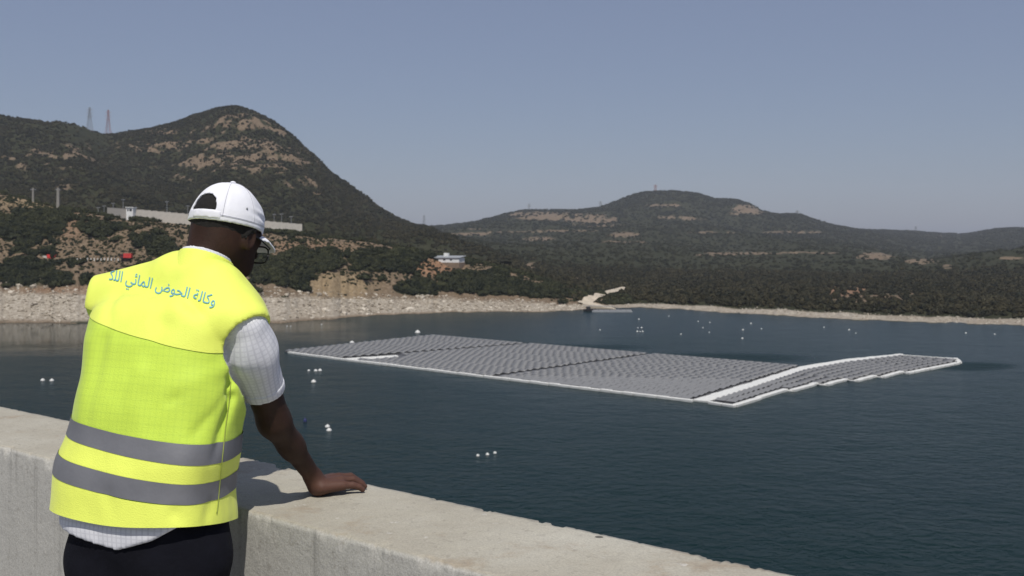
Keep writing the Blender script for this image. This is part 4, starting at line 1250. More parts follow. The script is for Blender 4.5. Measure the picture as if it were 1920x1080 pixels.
def sdf_mesh(name, fun, lo, hi, h, keep=None, mat=None, parent=None, uvf=None, smooth_it=1):
    v, q = nets(fun, lo, hi, h)
    if keep is not None:
        k = keep(v)
        q = q[k[q].sum(1) >= 3]
    used = np.unique(q); mp_ = -np.ones(len(v), int); mp_[used] = np.arange(len(used)); v = v[used]; q = mp_[q]
    for _ in range(smooth_it):
        s = np.zeros_like(v); n_ = np.zeros(len(v))
        for i in range(4):
            for j in ((i + 1) % 4, (i - 1) % 4):
                np.add.at(s, q[:, i], v[q[:, j]]); np.add.at(n_, q[:, i], 1)
        v = v * 0.5 + 0.5 * s / np.maximum(n_, 1)[:, None]
    va = {"fab": uvf(v)} if uvf else None
    return link(name, mesh_np(name, v, q, True, None, va), mat, parent), v, q

_sn = {}
def sn(p, f, seed):
    """cheap smooth noise for cloth: sums of crossed sines"""
    if seed not in _sn:
        g = np.random.default_rng(seed); _sn[seed] = (g.normal(size=(6, 3)), g.random(6) * 6.28)
    K, ph = _sn[seed]
    a = np.sin((p * f) @ K.T + ph)
    return (a[:, 0] * a[:, 1] + a[:, 2] * a[:, 3] + a[:, 4] * a[:, 5] + 0.5 * a[:, 0] * a[:, 5]) * 0.6
def seg_d(p, a, b):
    ab = b - a; t = np.clip(((p - a) @ ab) / (ab @ ab), 0, 1)
    return np.linalg.norm(p - a - t[:, None] * ab, axis=1), t
TH = math.radians(14.0)                                   # heading of the body
R3 = np.array([math.cos(TH), -math.sin(TH), 0]); F3 = np.array([math.sin(TH), math.cos(TH), 0])
# torso table: photo row of the section centre, column, distance, half width, half depth
TT = [(1180, 276, 2.03, .150, .120), (1060, 276, 2.035, .172, .140), (1010, 277, 2.04, .172, .144), (960, 277, 2.045, .176, .149), (900, 280, 2.055, .176, .147), (850, 285, 2.065, .178, .146), (780, 298, 2.08, .172, .141), (700, 308, 2.095, .166, .136),
      (630, 316, 2.115, .170, .130), (575, 328, 2.13, .178, .118), (520, 350, 2.15, .158, .103)]
TP = np.array([np.concatenate([P(c, r, D), [w_, d_]]) for r, c, D, w_, d_ in TT])
TP = TP[np.argsort(TP[:, 2])]
def torso(p, grow=0.0, fold=0.0):
    z = p[:, 2]
    cx = np.interp(z, TP[:, 2], TP[:, 0]); cy = np.interp(z, TP[:, 2], TP[:, 1])
    w_ = np.interp(z, TP[:, 2], TP[:, 3]) + grow; d_ = np.interp(z, TP[:, 2], TP[:, 4]) + grow
    q = np.stack([p[:, 0] - cx, p[:, 1] - cy, 0 * z], 1)
    a = q @ R3; b = q @ F3
    e = 2.75
    n_ = (np.abs(a / w_) ** e + np.abs(b / d_) ** e) ** (1 / e)
    d = (n_ - 1) * np.minimum(w_, d_) * 1.02
    if fold:
        ang = np.arctan2(a / w_, -b / d_)
        lowz = np.clip((1.42 - z) / 0.5, 0, 1)
        f = np.sin(ang * 5.0 + 1.2 + 6.0 * z) * 0.35 + np.sin(ang * 9.0 - 3.0 + 3 * z) * 0.25
        pq = np.stack([a, b, z], 1)
        nz = sn(pq, np.array([7, 7, 3.2]), 77); nd = sn(pq, np.array([13.0, 6, 15.0]), 78)
        d = d - fold * (lowz * 0.45 * f + 0.9 * nz + 0.30 * nd)
        for (c0, c1, wd, am) in CREASE:
            ds, t = seg_d(p, c0, c1)
            d = d + am * np.exp(-(ds / wd) ** 2) * (1 - 0.8 * t)
    return d
CREASE = []
NB = P(372, 562, 2.14); LC = P(170, 562, 2.205); RC = P(461, 607, 2.065)
LPN = np.array([-0.985, -0.05, -0.08]); LPN /= np.linalg.norm(LPN)
NL = P(338, 526, 2.175); NR_ = P(402, 553, 2.115)
Rc = P(425, 421, 2.215)                                   # middle of the cap rim
NK0 = P(366, 532, 2.145); NK1 = P(404, 450, 2.195)
def vest_base(p, grow=0.0, fold=0.0):
    d = torso(p, grow, fold)
    d = smax(d, (p[:, 2] - P(0, 553, 2.13)[2]) * 0.9, 0.05)
    s_ = np.minimum(smax(cap_(p, NL, LC, .062 + grow, .047 + grow), (p - P(172, 528, 2.19)) @ LPN - grow, 0.008), cap_(p, NR_, RC, .064 + grow, .052 + grow))
    s_ = smin(s_, cap_(p, NL, NR_, .064 + grow, .066 + grow), 0.02)
    if fold: s_ = s_ - fold * 0.5 * sn(p, np.array([14, 14, 10]), 79)
    return smin(d, s_, 0.05)
# planes across the trunk: heights given by two photo points and the viewing tilt of the trunk
UPT = P(334, 560, 2.135) - P(270, 960, 2.045); UPT /= np.linalg.norm(UPT)
def along(p): return p @ UPT
def surf(x, y):
    """distance of the back surface at a photo pixel: march the ray into the vest"""
    d = 1.6
    for _ in range(60):
        q = P(x, y, d)[None]
        s = vest_base(q)[0]
        if s < 0.0005: break
        d += max(0.0005, s * 0.7)
    return P(x, y, d)
def plane3(p1, p2, p3):
    n_ = np.cross(p2 - p1, p3 - p1); n_ /= np.linalg.norm(n_)
    if n_[2] < 0: n_ = -n_
    return n_, n_ @ p1
def tilt_plane(l, r, dep):
    """plane through the back surface at photo pixels l and r; dep: rise towards the front"""
    a, b = surf(*l), surf(*r)
    return plane3(a, b, (a + b) / 2 + F3 * 0.2 + np.array([0, 0, dep]))
CREASE += [(surf(*a), surf(*b), w_, am) for a, b, w_, am in (((356, 566), (424, 655), .016, .020), ((334, 572), (392, 660), .022, -.012), ((222, 552), (204, 600), .014, .013), ((248, 556), (240, 612), .026, -.010),
           ((428, 700), (320, 752), .011, .013), ((432, 712), (362, 815), .012, .013), ((424, 690), (340, 722), .016, -.010), ((430, 745), (395, 860), .012, .012), ((300, 610), (215, 770), .022, .007), ((190, 640), (160, 790), .018, .008), ((260, 700), (210, 830), .02, -.006), ((330, 960), (350, 985), .012, .005), ((400, 945), (385, 985), .012, .006), ((200, 925), (215, 975), .014, .004))]
S_SH = P(463, 616, 2.062); S_EL = P(514, 790, 2.185); S_WR = P(587, 894, 2.33)
S_END = P(496, 733, 2.155); S_MID = P(470, 656, 2.085)
LSH = P(232, 585, 2.215); LEL = np.array([-0.985, 2.44, 1.17]); LWR = np.array([-0.99, 2.68, 0.975])
def armhole(p):
    a = cap_(p, P(480, 652, 2.045), S_END + (S_END - S_SH) * 0.05, .0665, .060)
    return a

person = empty("person", (float(P(270, 960, 2.03)[0]), 2.0, 0.0))
tag(person, "man in yellow high visibility vest and white cap leaning on the parapet, seen from behind", "person")
p_inv = Matrix.Translation(-person.location)
def own(o, parent=None):
    o.parent = parent or person
    o.matrix_parent_inverse = p_inv if parent is None else Matrix.Identity(4)
    return o

# --- materials
def cloth_vest(name, base, mesh_like):
    m, n, b = mat_new(name)
    p = objvec(n)
    f = noise(n, 9, 4, 0.6, p)
    hi = tuple(min(1, c * 1.06) for c in base); lo = tuple(c * 0.93 for c in base)
    c = ramp(n, f, [(0.3, lo), (0.7, hi)])
    fab = attr(n, "fab").outputs["Vector"]
    sp = N(n, "ShaderNodeSeparateXYZ"); L(n, fab, sp.inputs[0])
    if mesh_like:
        # thin knit: the checks of the shirt underneath show through
        g = None
        for out, per, wd in ((sp.outputs[0], 0.0125, 0.30), (sp.outputs[1], 0.0150, 0.26)):
            t = math_(n, 'FRACT', math_(n, 'DIVIDE', out, per))
            k = math_(n, 'LESS_THAN', t, wd)
            g = k if g is None else math_(n, 'ADD', g, k)
        c = mixc(n, math_(n, 'MULTIPLY', g, 0.07), c, (base[0] * 0.45, base[1] * 0.55, base[2] * 0.8))
    L(n, c, b.inputs["Base Color"])
    b.inputs["Roughness"].default_value = 0.62
    b.inputs["Specular IOR Level"].default_value = 0.25
    b.inputs["Sheen Weight"].default_value = 0.15
    b.inputs["Sheen Roughness"].default_value = 0.4
    wv_ = noise(n, 420, 2, 0.5, p); wr = noise(n, 8, 2.5, 0.5, mapping(n, p, (1.0, 1.0, 0.5), (0.3, 0.5, 0.2)))
    bump(n, b, math_(n, 'ADD', math_(n, 'MULTIPLY', wv_, 0.08), math_(n, 'MULTIPLY', wr, 1.6)), 0.5, 0.02)
    return m
M_VEST = cloth_vest("vest_knit_yellow", (0.56, 0.75, 0.085), True)
M_YOKE = cloth_vest("vest_yoke_yellow", (0.78, 0.87, 0.14), False)
def reflective():
    m, n, b = mat_new("reflective_tape")
    p = objvec(n)
    f = noise(n, 10, 5, 0.6, p)
    c = ramp(n, f, [(0.3, (0.155, 0.158, 0.172)), (0.7, (0.20, 0.203, 0.217))])
    sm = noise(n, 34, 3, 0.6, p)
    c = mixc(n, framp(n, sm, 0.70, 0.76, 0, 0.55), c, (0.07, 0.07, 0.078))
    L(n, c, b.inputs["Base Color"])
    b.inputs["Roughness"].default_value = 0.55; b.inputs["Metallic"].default_value = 0.25
    bump(n, b, noise(n, 18, 4, 0.6, p), 0.15, 0.01)
    return m
M_TAPE = reflective()
def shirt_mat():
    m, n, b = mat_new("checked_shirt")
    p = objvec(n)
    fab = attr(n, "fab").outputs["Vector"]
    sp = N(n, "ShaderNodeSeparateXYZ"); L(n, fab, sp.inputs[0])
    g = None
    for out, per, wd, k_ in ((sp.outputs[0], 0.0125, 0.3, 0.22), (sp.outputs[1], 0.0095, 0.3, 0.16), (sp.outputs[0], 0.0041, 0.3, 0.05)):
        t = math_(n, 'FRACT', math_(n, 'DIVIDE', out, per))
        k = math_(n, 'MULTIPLY', math_(n, 'LESS_THAN', t, wd), k_)
        g = k if g is None else math_(n, 'MAXIMUM', g, k)
    base = ramp(n, noise(n, 14, 4, 0.6, p), [(0.3, (0.60, 0.61, 0.65)), (0.7, (0.72, 0.73, 0.76))])
    L(n, mixc(n, g, base, (0.16, 0.165, 0.21)), b.inputs["Base Color"])
    b.inputs["Roughness"].default_value = 0.85; b.inputs["Specular IOR Level"].default_value = 0.2
    wr = noise(n, 11, 2.5, 0.5, mapping(n, p, (1.0, 1.0, 0.45), (0.2, 0.4, 0.0)))
    bump(n, b, wr, 0.6, 0.03)
    return m
M_SHIRT = shirt_mat()
def skin_mat():
    m, n, b = mat_new("dark_brown_skin")
    p = objvec(n)
    f = noise(n, 22, 5, 0.6, p)
    c = ramp(n, f, [(0.3, (0.024, 0.0105, 0.0058)), (0.7, (0.036, 0.016, 0.009))])
    sp = N(n, "ShaderNodeSeparateXYZ"); L(n, posvec(n), sp.inputs[0])
    c = mixc(n, framp(n, sp.outputs["Z"], 1.02, 0.955), c, (0.092, 0.044, 0.031))   # sunlight on the hands put into the skin colour, lighter than the arms
    L(n, c, b.inputs["Base Color"])
    b.inputs["Roughness"].default_value = 0.6; b.inputs["Specular IOR Level"].default_value = 0.3
    b.inputs["Subsurface Weight"].default_value = 0.08; b.inputs["Subsurface Radius"].default_value = (0.01, 0.004, 0.002)
    bump(n, b, noise(n, 160, 4, 0.6, p), 0.25, 0.003)
    return m
M_SKIN = skin_mat()
M_HAIR = simple("black_hair", (0.006, 0.005, 0.0045), 0.9, 0.3, 160, 0, 0.2)
M_TROU = simple("black_trousers", (0.0045, 0.0048, 0.0085), 0.9, 0.25, 14, 0, 0.35)
M_TROU.node_tree.nodes["Principled BSDF"].inputs["Specular IOR Level"].default_value = 0.15
M_CAPW = simple("white_cotton", (0.74, 0.75, 0.79), 0.85, 0.03, 20, 0, 0.12)
M_BLACK = simple("black_plastic", (0.010, 0.010, 0.011), 0.35, 0.1, 20)
M_PRINT = simple("print_blue", (0.15, 0.38, 0.45), 0.7, 0.12, 60)
M_LENS, _n, _b = mat_new("spectacle_glass"); _b.inputs["Transmission Weight"].default_value = 1.0; _b.inputs["Roughness"].default_value = 0.02; _b.inputs["IOR"].default_value = 1.05

# --- vest
FO = 0.0100
def vest_f(p):
    d = vest_base(p, 0.0, FO)
    d = np.maximum(d, P(0, 1010, 2.0)[2] - p[:, 2])
    return np.maximum(d, -armhole(p))
def fabv(v):
    z = v[:, 2]
    cx = np.interp(z, TP[:, 2], TP[:, 0]); cy = np.interp(z, TP[:, 2], TP[:, 1])
    a = (v[:, 0] - cx) * R3[0] + (v[:, 1] - cy) * R3[1]; b = (v[:, 0] - cx) * F3[0] + (v[:, 1] - cy) * F3[1]
    return np.stack([np.arctan2(a, -b) * 0.17, along(v), 0 * z], 1)
VLO, VHI = (-1.06, 1.82, 0.86), (-0.46, 2.36, 1.60)
vest, vv, vq = sdf_mesh("vest", vest_f, VLO, VHI, 0.0045, lambda v: vest_base(v, 0, FO) > -0.010, M_VEST, None, fabv, 2)
_me = vest.data
bmv = bmesh.new(); bmv.from_mesh(_me); bmv.normal_update()
VN = np.array([tuple(v.normal) for v in bmv.verts]); bmv.free()
hemn, hemc = tilt_plane((150, 966), (420, 977), -0.035)
def cloth_piece(name, off, planes, mat, parent, hem=False, thick=0.0):
    """a piece of the vest: its surface lifted by off and cut straight along the given planes (keep n.p > c)"""
    bm = bmesh.new()
    vs = vv + VN * off
    bvs = [bm.verts.new(q) for q in vs]
    for q in vq: bm.faces.new([bvs[k] for k in q])
    for n_, c_, s_ in planes:
        bmesh.ops.bisect_plane(bm, geom=bm.verts[:] + bm.edges[:] + bm.faces[:], plane_co=V(n_ * c_), plane_no=V(-n_ * s_), clear_outer=True)
    if hem:
        for v in bm.verts:
            p_ = np.array(v.co); a = (p_ - P(268, 965, 2.05)) @ R3
            k_ = max(0.0, 1 - (p_ @ hemn - hemc) / 0.05)
            v.co.z -= 0.011 * math.exp(-((a - 0.02) / 0.13) ** 2) * k_
    me = bpy.data.meshes.new(name); bm.to_mesh(me); bm.free()
    me.polygons.foreach_set("use_smooth", np.ones(len(me.polygons), dtype=bool))
    co = np.zeros(len(me.vertices) * 3, dtype=np.float32); me.vertices.foreach_get("co", co)
    a = me.attributes.new("fab", 'FLOAT_VECTOR', 'POINT'); a.data.foreach_set("vector", fabv(co.reshape(-1, 3).astype(float)).astype(np.float32).ravel())
    o = link(name, me, mat)
    if thick:
        md = o.modifiers.new("thickness", 'SOLIDIFY'); md.thickness = thick; md.offset = -1
    return own(o, parent)
bpy.data.objects.remove(vest); bpy.data.meshes.remove(_me)
vest = cloth_piece("vest", 0.0, [(hemn, hemc, 1)], M_VEST, None, True)
pl = {k: tilt_plane(l, r, -0.01) for k, (l, r) in dict(a=((132, 787), (408, 829)), b=((126, 823), (404, 868)), c=((116, 859), (400, 904)), d=((109, 898), (396, 942))).items()}
for u_, l_ in (('a', 'b'), ('c', 'd')):
    o = cloth_piece("reflective_band", 0.0022, [(*pl[u_], -1), (*pl[l_], 1)], M_TAPE, vest)
    o["label"] = "upper grey reflective tape round the vest" if u_ == 'a' else "lower grey reflective tape round the vest"
nY, cY = tilt_plane((185, 606), (390, 660), 0.0)
yk = cloth_piece("yoke", 0.0016, [(nY, cY, 1)], M_YOKE, vest); yk["label"] = "paler yellow yoke over the shoulders"
cloth_piece("hem_band", 0.0012, [(*pl['d'], -1), (hemn, hemc - 0.002, 1)], M_YOKE, vest, True)
cloth_piece("middle_band", 0.0012, [(*pl['b'], -1), (*pl['c'], 1)], M_YOKE, vest)
yv, yq = vv + VN * 0.0026, vq
seam_px = [(433, 716), (429, 760), (423, 800), (418, 850), (413, 900), (409, 945), (406, 966)]
_bv = BVHTree.FromPolygons([tuple(q) for q in vv + VN * 0.0026], [tuple(q) for q in vq])
seam_pt = []
for k_ in range(len(seam_px) - 1):
    for t_ in np.linspace(0, 1, 6, endpoint=False):
        q = lerp(np.array(seam_px[k_], float), np.array(seam_px[k_ + 1], float), t_)
        d_ = (V(P(q[0], q[1], 2.0)) - Vector((0, 0, CAMZ))).normalized()
        h_ = _bv.ray_cast(Vector((0, 0, CAMZ)), d_)[0]
        if h_ is not None: seam_pt.append(np.array(h_))
o = MB().tube(seam_pt, 0.0010, 5).build("side_seam", simple("seam_thread", (0.30, 0.36, 0.06), 0.8), None, True); own(o, vest)
# collar
NA = NK1 - NK0; NA_l = np.linalg.norm(NA); NA = NA / NA_l
CT = P(380, 480, 2.165)
CN = NA * 0.75 + np.array([0.12, 0.42, 0.62]) * 0.0 + np.array([0, 0, 0.25]); CN /= np.linalg.norm(CN)
def collar(p, r=.0640, top=0.0):
    d = cap_(p, NK0 - NA * 0.03, NK1 + NA * 0.05, r - 0.003, r - 0.005)
    d = np.maximum(d, (p - CT) @ CN - top)
    return np.maximum(d, -((p - P(362, 528, 2.145)) @ CN - 0.002))
o, _, _ = sdf_mesh("collar", collar, (-0.82, 1.98, 1.36), (-0.50, 2.34, 1.60), 0.0036, lambda v: cap_(v, NK0 - NA * 0.03, NK1 + NA * 0.05, .061, .059) > -0.008, M_YOKE, None, fabv, 2); own(o, vest)

# --- shirt
shirt_e, sv_, _ = None, None, None
def shirt_base(p): return vest_base(p, -0.015, 0.003)
def shirt_hem(p):
    a = (p - P(268, 1000, 2.05)) @ R3
    zc = np.interp(a, [-0.19, -0.10, 0.0, 0.035, 0.10, 0.15, 0.2], [P(0, y, 1.90)[2] for y in (996, 1012, 1030, 1036, 1018, 990, 960)])
    return zc - p[:, 2]
def sleeve_b(p, g=0.0):
    d = smin(cap_(p, S_SH, S_MID, .0430 + g, .0500 + g), cap_(p, S_MID, S_END + (S_END - S_SH) * 0.3, .0505 + g, .0415 + g), 0.03)
    tt = along(p) * 0
    return d - 0.0022 * sn(p, np.array([40, 40, 14.0]), 88) - 0.003 * sn(p, np.array([16, 16, 16.0]), 89)
SD = (S_END - S_SH) / np.linalg.norm(S_END - S_SH)
EN = SD * 0.9 + np.array([-0.15, 0, -0.42]) * 0.0
def shirt_f(p):
    d = np.maximum(shirt_base(p), shirt_hem(p))
    s = np.maximum(sleeve_b(p), (p - S_END) @ SD)
    d = smin(d, s, 0.012)
    return d
def shirt_keep(v):
    b = np.minimum(shirt_base(v), sleeve_b(v))
    return b > -0.010
def shirt_uv(v):
    u = fabv(v)
    q = v - S_SH; l = q @ SD
    x = np.cross(SD, np.array([0, 1.0, 0])); x /= np.linalg.norm(x); y = np.cross(SD, x)
    s = np.stack([np.arctan2(q @ x, -(q @ y)) * 0.05, l, 0 * l], 1)
    m = (sleeve_b(v) < shirt_base(v))[:, None]
    return np.where(m, s, u)
shirt, _, _ = sdf_mesh("shirt", shirt_f, (-1.04, 1.80, 0.84), (-0.40, 2.36, 1.56), 0.0040, shirt_keep, M_SHIRT, None, shirt_uv, 1); own(shirt)
def scollar(p):
    d = cap_(p, NK0 - NA * 0.03, NK1 + NA * 0.05, .0580, .0545)
    d = np.maximum(d, (p - CT) @ CN - 0.0065)
    return np.maximum(d, -((p - P(362, 528, 2.145)) @ CN - 0.002))
o, _, _ = sdf_mesh("shirt_collar", scollar, (-0.82, 1.98, 1.36), (-0.50, 2.34, 1.62), 0.0036, lambda v: cap_(v, NK0 - NA * 0.03, NK1 + NA * 0.05, .0580, .0545) > -0.005, M_SHIRT, None, fabv, 1); own(o, shirt)
def cuff(p): return np.maximum(np.maximum(sleeve_b(p, 0.0018), (p - S_END) @ SD), -((p - S_END) @ SD + 0.022))
o, _, _ = sdf_mesh("sleeve_hem", cuff, (-0.66, 1.98, 1.10), (-0.40, 2.30, 1.36), 0.0040, lambda v: sleeve_b(v) > -0.004, M_SHIRT, None, shirt_uv, 1); own(o, shirt)

# --- trousers
HP = P(272, 1050, 2.03)
hipL, hipR = HP - R3 * 0.082 + np.array([0, 0, -0.01]), HP + R3 * 0.090 + np.array([0, 0, -0.005])
kneeL, kneeR = np.array([hipL[0] - 0.005, hipL[1] + 0.04, 0.48]), np.array([hipR[0] + 0.01, hipR[1] + 0.03, 0.48])
footL, footR = np.array([kneeL[0] - 0.01, kneeL[1] - 0.03, 0.085]), np.array([kneeR[0] + 0.01, kneeR[1] - 0.04, 0.085])
def trou(p):
    d = np.maximum(torso(p, -0.026), np.abs(p[:, 2] - (HP[2] + 0.02)) - 0.13)
    for h_, k_, f_ in ((hipL, kneeL, footL), (hipR, kneeR, footR)):
        d = smin(d, cap_(p, h_, k_, .086, .068), 0.05); d = smin(d, cap_(p, k_, f_, .070, .056), 0.03)
    d = np.maximum(d, 0.06 - p[:, 2])
    return d - 0.007 * sn(p, np.array([13, 13, 16.0]), 99) - 0.004 * np.sin(p[:, 0] * 38 + p[:, 2] * 46)
trs, _, _ = sdf_mesh("trousers", trou, (-1.10, 1.72, 0.03), (-0.46, 2.34, 1.06), 0.0075, None, M_TROU); own(trs)
def shoe(c):
    def f(p):
        d = ell_(p, c + F3 * 0.06 + np.array([0, 0, -0.03]), [R3, F3, [0, 0, 1]], (.048, .145, .055))
        d = smin(d, cap_(p, c + np.array([0, 0, -0.04]), c + np.array([0, 0, 0.02]), .045, .045), 0.03)
        return np.maximum(d, 0.004 - p[:, 2])
    return f
for c_ in (footL, footR):
    o, _, _ = sdf_mesh("shoe", shoe(c_), c_ - np.array([.14, .25, .1]), c_ + np.array([.14, .3, .1]), 0.006, None, M_DARK); own(o)

# --- head
HH = math.radians(26.0); HPI = math.radians(11.0); HR = math.radians(1.5)
fh = np.array([math.sin(HH) * math.cos(HPI), math.cos(HH) * math.cos(HPI), -math.sin(HPI)])
rh = np.array([math.cos(HH), -math.sin(HH), 0]); uh = np.cross(rh, fh)
rh, uh = rh * math.cos(HR) - uh * math.sin(HR), uh * math.cos(HR) + rh * math.sin(HR)
HS = 0.90
def hp(r, f, u): return Rc + HS * (rh * r + fh * f + uh * u)
def hq(p):
    q = (p - Rc) / HS
    return q @ rh, q @ fh, q @ uh
HA = [rh, fh, uh]
def eh(p, c, axes, rad): return ell_(p, c, axes, np.array(rad) * HS)
def head(p):
    d = eh(p, hp(0, -0.002, 0.004), HA, (.0705, .090, .090))
    d = smin(d, eh(p, hp(0, 0.030, -0.062), HA, (.054, .060, .062)), 0.03)
    d = smin(d, eh(p, hp(0, 0.058, -0.098), HA, (.034, .030, .026)), 0.03)
    d = smin(d, eh(p, hp(0, 0.072, -0.020), HA, (.05, .020, .03)), 0.02)
    d = smin(d, cap_(p, hp(0, 0.088, -0.024), hp(0, 0.108, -0.056), .008, .0135), 0.010)          # nose
    d = smin(d, eh(p, hp(0, 0.088, -0.080), HA, (.022, .012, .010)), 0.008)                      # mouth
    d = smax(d, -eh(p, hp(0, 0.102, -0.081), HA, (.022, .012, .0018)), 0.004)
    for s in (-1, 1):
        d = smax(d, -eh(p, hp(s * .030, 0.096, -0.028), HA, (.015, .010, .010)), 0.012)        # eye sockets
        d = smin(d, eh(p, hp(s * .030, 0.082, -0.029), HA, (.0125, .0125, .0115)), 0.003)
        ec = hp(s * .0735, 0.004, -0.030)
        ea = [rh * s * 0.9 - fh * 0.42, fh * 0.9 + rh * s * 0.42, uh]
        e = eh(p, ec, ea, (.0085, .019, .032))
        e = smax(e, -eh(p, ec + rh * s * 0.008 + fh * 0.004, ea, (.006, .011, .021)), 0.004)
        d = smin(d, e, 0.006)
    return d
HAND = dict()
def hand_parts(W, dirn, side, up=np.array([0, 0, 1.0])):
    """knuckle and finger joints of a hand resting on the parapet: W wrist, dirn pointing of the palm, side towards the thumb"""
    Zt = WALL_H
    prim = []
    dirn = dirn / np.linalg.norm(dirn); side = side - dirn * side.dot(dirn); side /= np.linalg.norm(side)
    fing = []
    for i, (o_, ln, lift) in enumerate(((0.033, 0.064, 0.0), (0.0115, 0.071, 0.004), (-0.0110, 0.066, 0.002), (-0.032, 0.052, -0.005))):
        k = W + dirn * (0.072 - 0.006 * abs(i - 1)) + side * o_; k[2] = Zt + 0.029 + lift
        spread = dirn + side * o_ * 6.0; spread /= np.linalg.norm(spread)
        j1 = k + spread * ln * 0.46; j1[2] = Zt + 0.027 + lift
        j2 = k + spread * ln * 0.76; j2[2] = Zt + 0.0165
        j3 = k + spread * ln * 0.95; j3[2] = Zt + 0.0085
        fing.append((k, j1, j2, j3))
    th0 = W + dirn * 0.020 + side * 0.026; th0[2] = Zt + 0.022
    th1 = W + dirn * 0.050 + side * 0.052; th1[2] = Zt + 0.016
    th2 = W + dirn * 0.078 + side * 0.060; th2[2] = Zt + 0.010
    return dirn, side, fing, (th0, th1, th2)
HD_R = hand_parts(S_WR.copy(), np.array([0.80, 0.60, 0]), np.array([-0.6, 0.8, 0]))
HD_L = hand_parts(LWR.copy(), np.array([0.55, 0.83, 0]), np.array([0.8, -0.55, 0]))
def hand_sdf(p, W, H):
    dirn, side, fing, th = H
    heel = W + dirn * 0.012; heel[2] = WALL_H + 0.024
    d = cap_(p, W, heel, .0200, .0215)
    palm = None
    for (k, j1, j2, j3), o_ in zip(fing, (0.022, 0.008, -0.008, -0.021)):
        h0 = heel + side * o_
        c_ = cap_(p, h0, k, .0150, .0115)
        palm = c_ if palm is None else smin(palm, c_, 0.012)
    d = smin(d, palm, 0.016)
    for k, j1, j2, j3 in fing:
        f_ = smin(smin(cap_(p, k, j1, .0100, .0080), cap_(p, j1, j2, .0088, .0072), 0.002), cap_(p, j2, j3, .0075, .0062), 0.002)
        d = smin(d, f_, 0.0028)
    t_ = smin(cap_(p, th[0], th[1], .0155, .0115), cap_(p, th[1], th[2], .0112, .0088), 0.004)
    return smin(d, t_, 0.010)
def arm(p, sh, el, wr, H):
    d = cap_(p, sh, el, .043, .0345)
    d = smin(d, cap_(p, el, lerp(el, wr, 0.45), .0335, .0265), 0.02)
    d = smin(d, cap_(p, lerp(el, wr, 0.40), wr, .0262, .0188), 0.02)
    return smin(d, near_(lambda q: hand_sdf(q, wr, H), p, wr + H[0] * 0.07, 0.15), 0.014)
def near_(fn, p, c, rad):
    """fn(p) close to c, a rough distance elsewhere"""
    d = np.linalg.norm(p - c, axis=1) - rad * 0.72
    m = d < rad * 0.28
    if m.any(): d[m] = fn(p[m])
    return d
def body_f(p):
    d = near_(head, p, Rc - uh * 0.02, 0.20)
    d = smin(d, cap_(p, NK0 - NA * 0.05, NK1 + NA * 0.03, .053, .047), 0.03)
    d = smin(d, cap_(p, hp(0, -.02, -.05), NK1, .051, .047), 0.02)
    d = smin(d, np.maximum(torso(p, -0.035), (p[:, 2] - P(0, 575, 2.13)[2]) * 0.9), 0.04)
    d = smin(d, cap_(p, NR_, RC, .045, .038), 0.04); d = smin(d, cap_(p, NL, LSH, .045, .030), 0.04)
    d = smin(d, arm(p, P(452, 605, 2.075), S_EL, S_WR, HD_R), 0.012)
    d = smin(d, arm(p, LSH, LEL, LWR, HD_L), 0.012)
    return d
body, _, _ = sdf_mesh("body", body_f, (-1.10, 1.86, 0.925), (-0.30, 2.84, 1.66), 0.0029, None, M_SKIN); own(body)
# short hair under the cap
def hair(p):
    r, f, u = hq(p)
    d = head(p) - 0.0018 - 0.0006 * sn(p, 300.0, 3)
    d = np.maximum(d, -(u + 0.040 + 0.25 * np.clip(f, -1, 0.0) * 0 ))
    d = np.maximum(d, f - 0.035 + np.clip(-u, 0, 1) * 0.75)
    d = np.maximum(d, np.abs(r) * 0 + (-u - 0.045) + np.clip(f + 0.03, 0, 1) * 0.6)
    return d
o, _, _ = sdf_mesh("hair", hair, Rc - 0.16, Rc + 0.16, 0.0036, lambda v: head(v) > -0.001, M_HAIR); own(o)
# cap
capE = None
CRW = (.0835, .1010, .1040)
def crown_b(p):
    d = eh(p, hp(0, 0.0, 0.0), HA, CRW)
    r, f, u = hq(p)
    cr = 0.0030 * np.sin(u * 260 + 40 * f) * np.exp(-((f - 0.035) / 0.035) ** 2 - ((u - 0.028) / 0.018) ** 2) * (r > 0)
    seam = 0.0016 * (np.exp(-(r / 0.0022) ** 2) + np.exp(-((np.abs(r) - f * 0.75 - 0.0) / 0.003) ** 2) * (f > 0) + np.exp(-((np.abs(r) + f * 0.75) / 0.003) ** 2) * (f < 0))
    return d + cr - 0.0022 * sn(p, 26.0, 9) + seam * (u > 0.01)
def crown(p):
    r, f, u = hq(p)
    d = np.maximum(crown_b(p), -(u + 0.006 + 0.05 * np.clip(f, 0, 1)))
    hole = np.maximum(np.maximum(np.sqrt((r / .037) ** 2 + ((u - .021) / .040) ** 2) - 1, 0.0) * 0.03, 0)
    hole = (np.sqrt((r / .037) ** 2 + ((u - .019) / .042) ** 2) - 1) * 0.037
    hole = np.maximum(np.maximum(hole, .019 - u), f + 0.03)
    return np.maximum(d, -hole)
cp, _, _ = sdf_mesh("cap", crown, Rc - 0.17, Rc + 0.17, 0.0030, lambda v: crown_b(v) > -0.0045, M_CAPW, None, None, 1); own(cp)
def brim(p):
    r, f, u = hq(p)
    ub = -0.004 - 0.50 * np.clip(f - 0.08, 0, 1) - 4.4 * r * r
    d = np.abs(u - ub) - 0.0032
    o_ = (np.sqrt((r / .074) ** 2 + ((f - .075) / .082) ** 2) - 1) * 0.07
    return np.maximum(np.maximum(d * 0.75, o_), -crown_b(p) - 0.004)
o, _, _ = sdf_mesh("brim", brim, Rc - 0.22, Rc + 0.22, 0.0030, lambda v: hq(v)[1] > 0.02, M_CAPW, None, None, 1); own(o, cp)
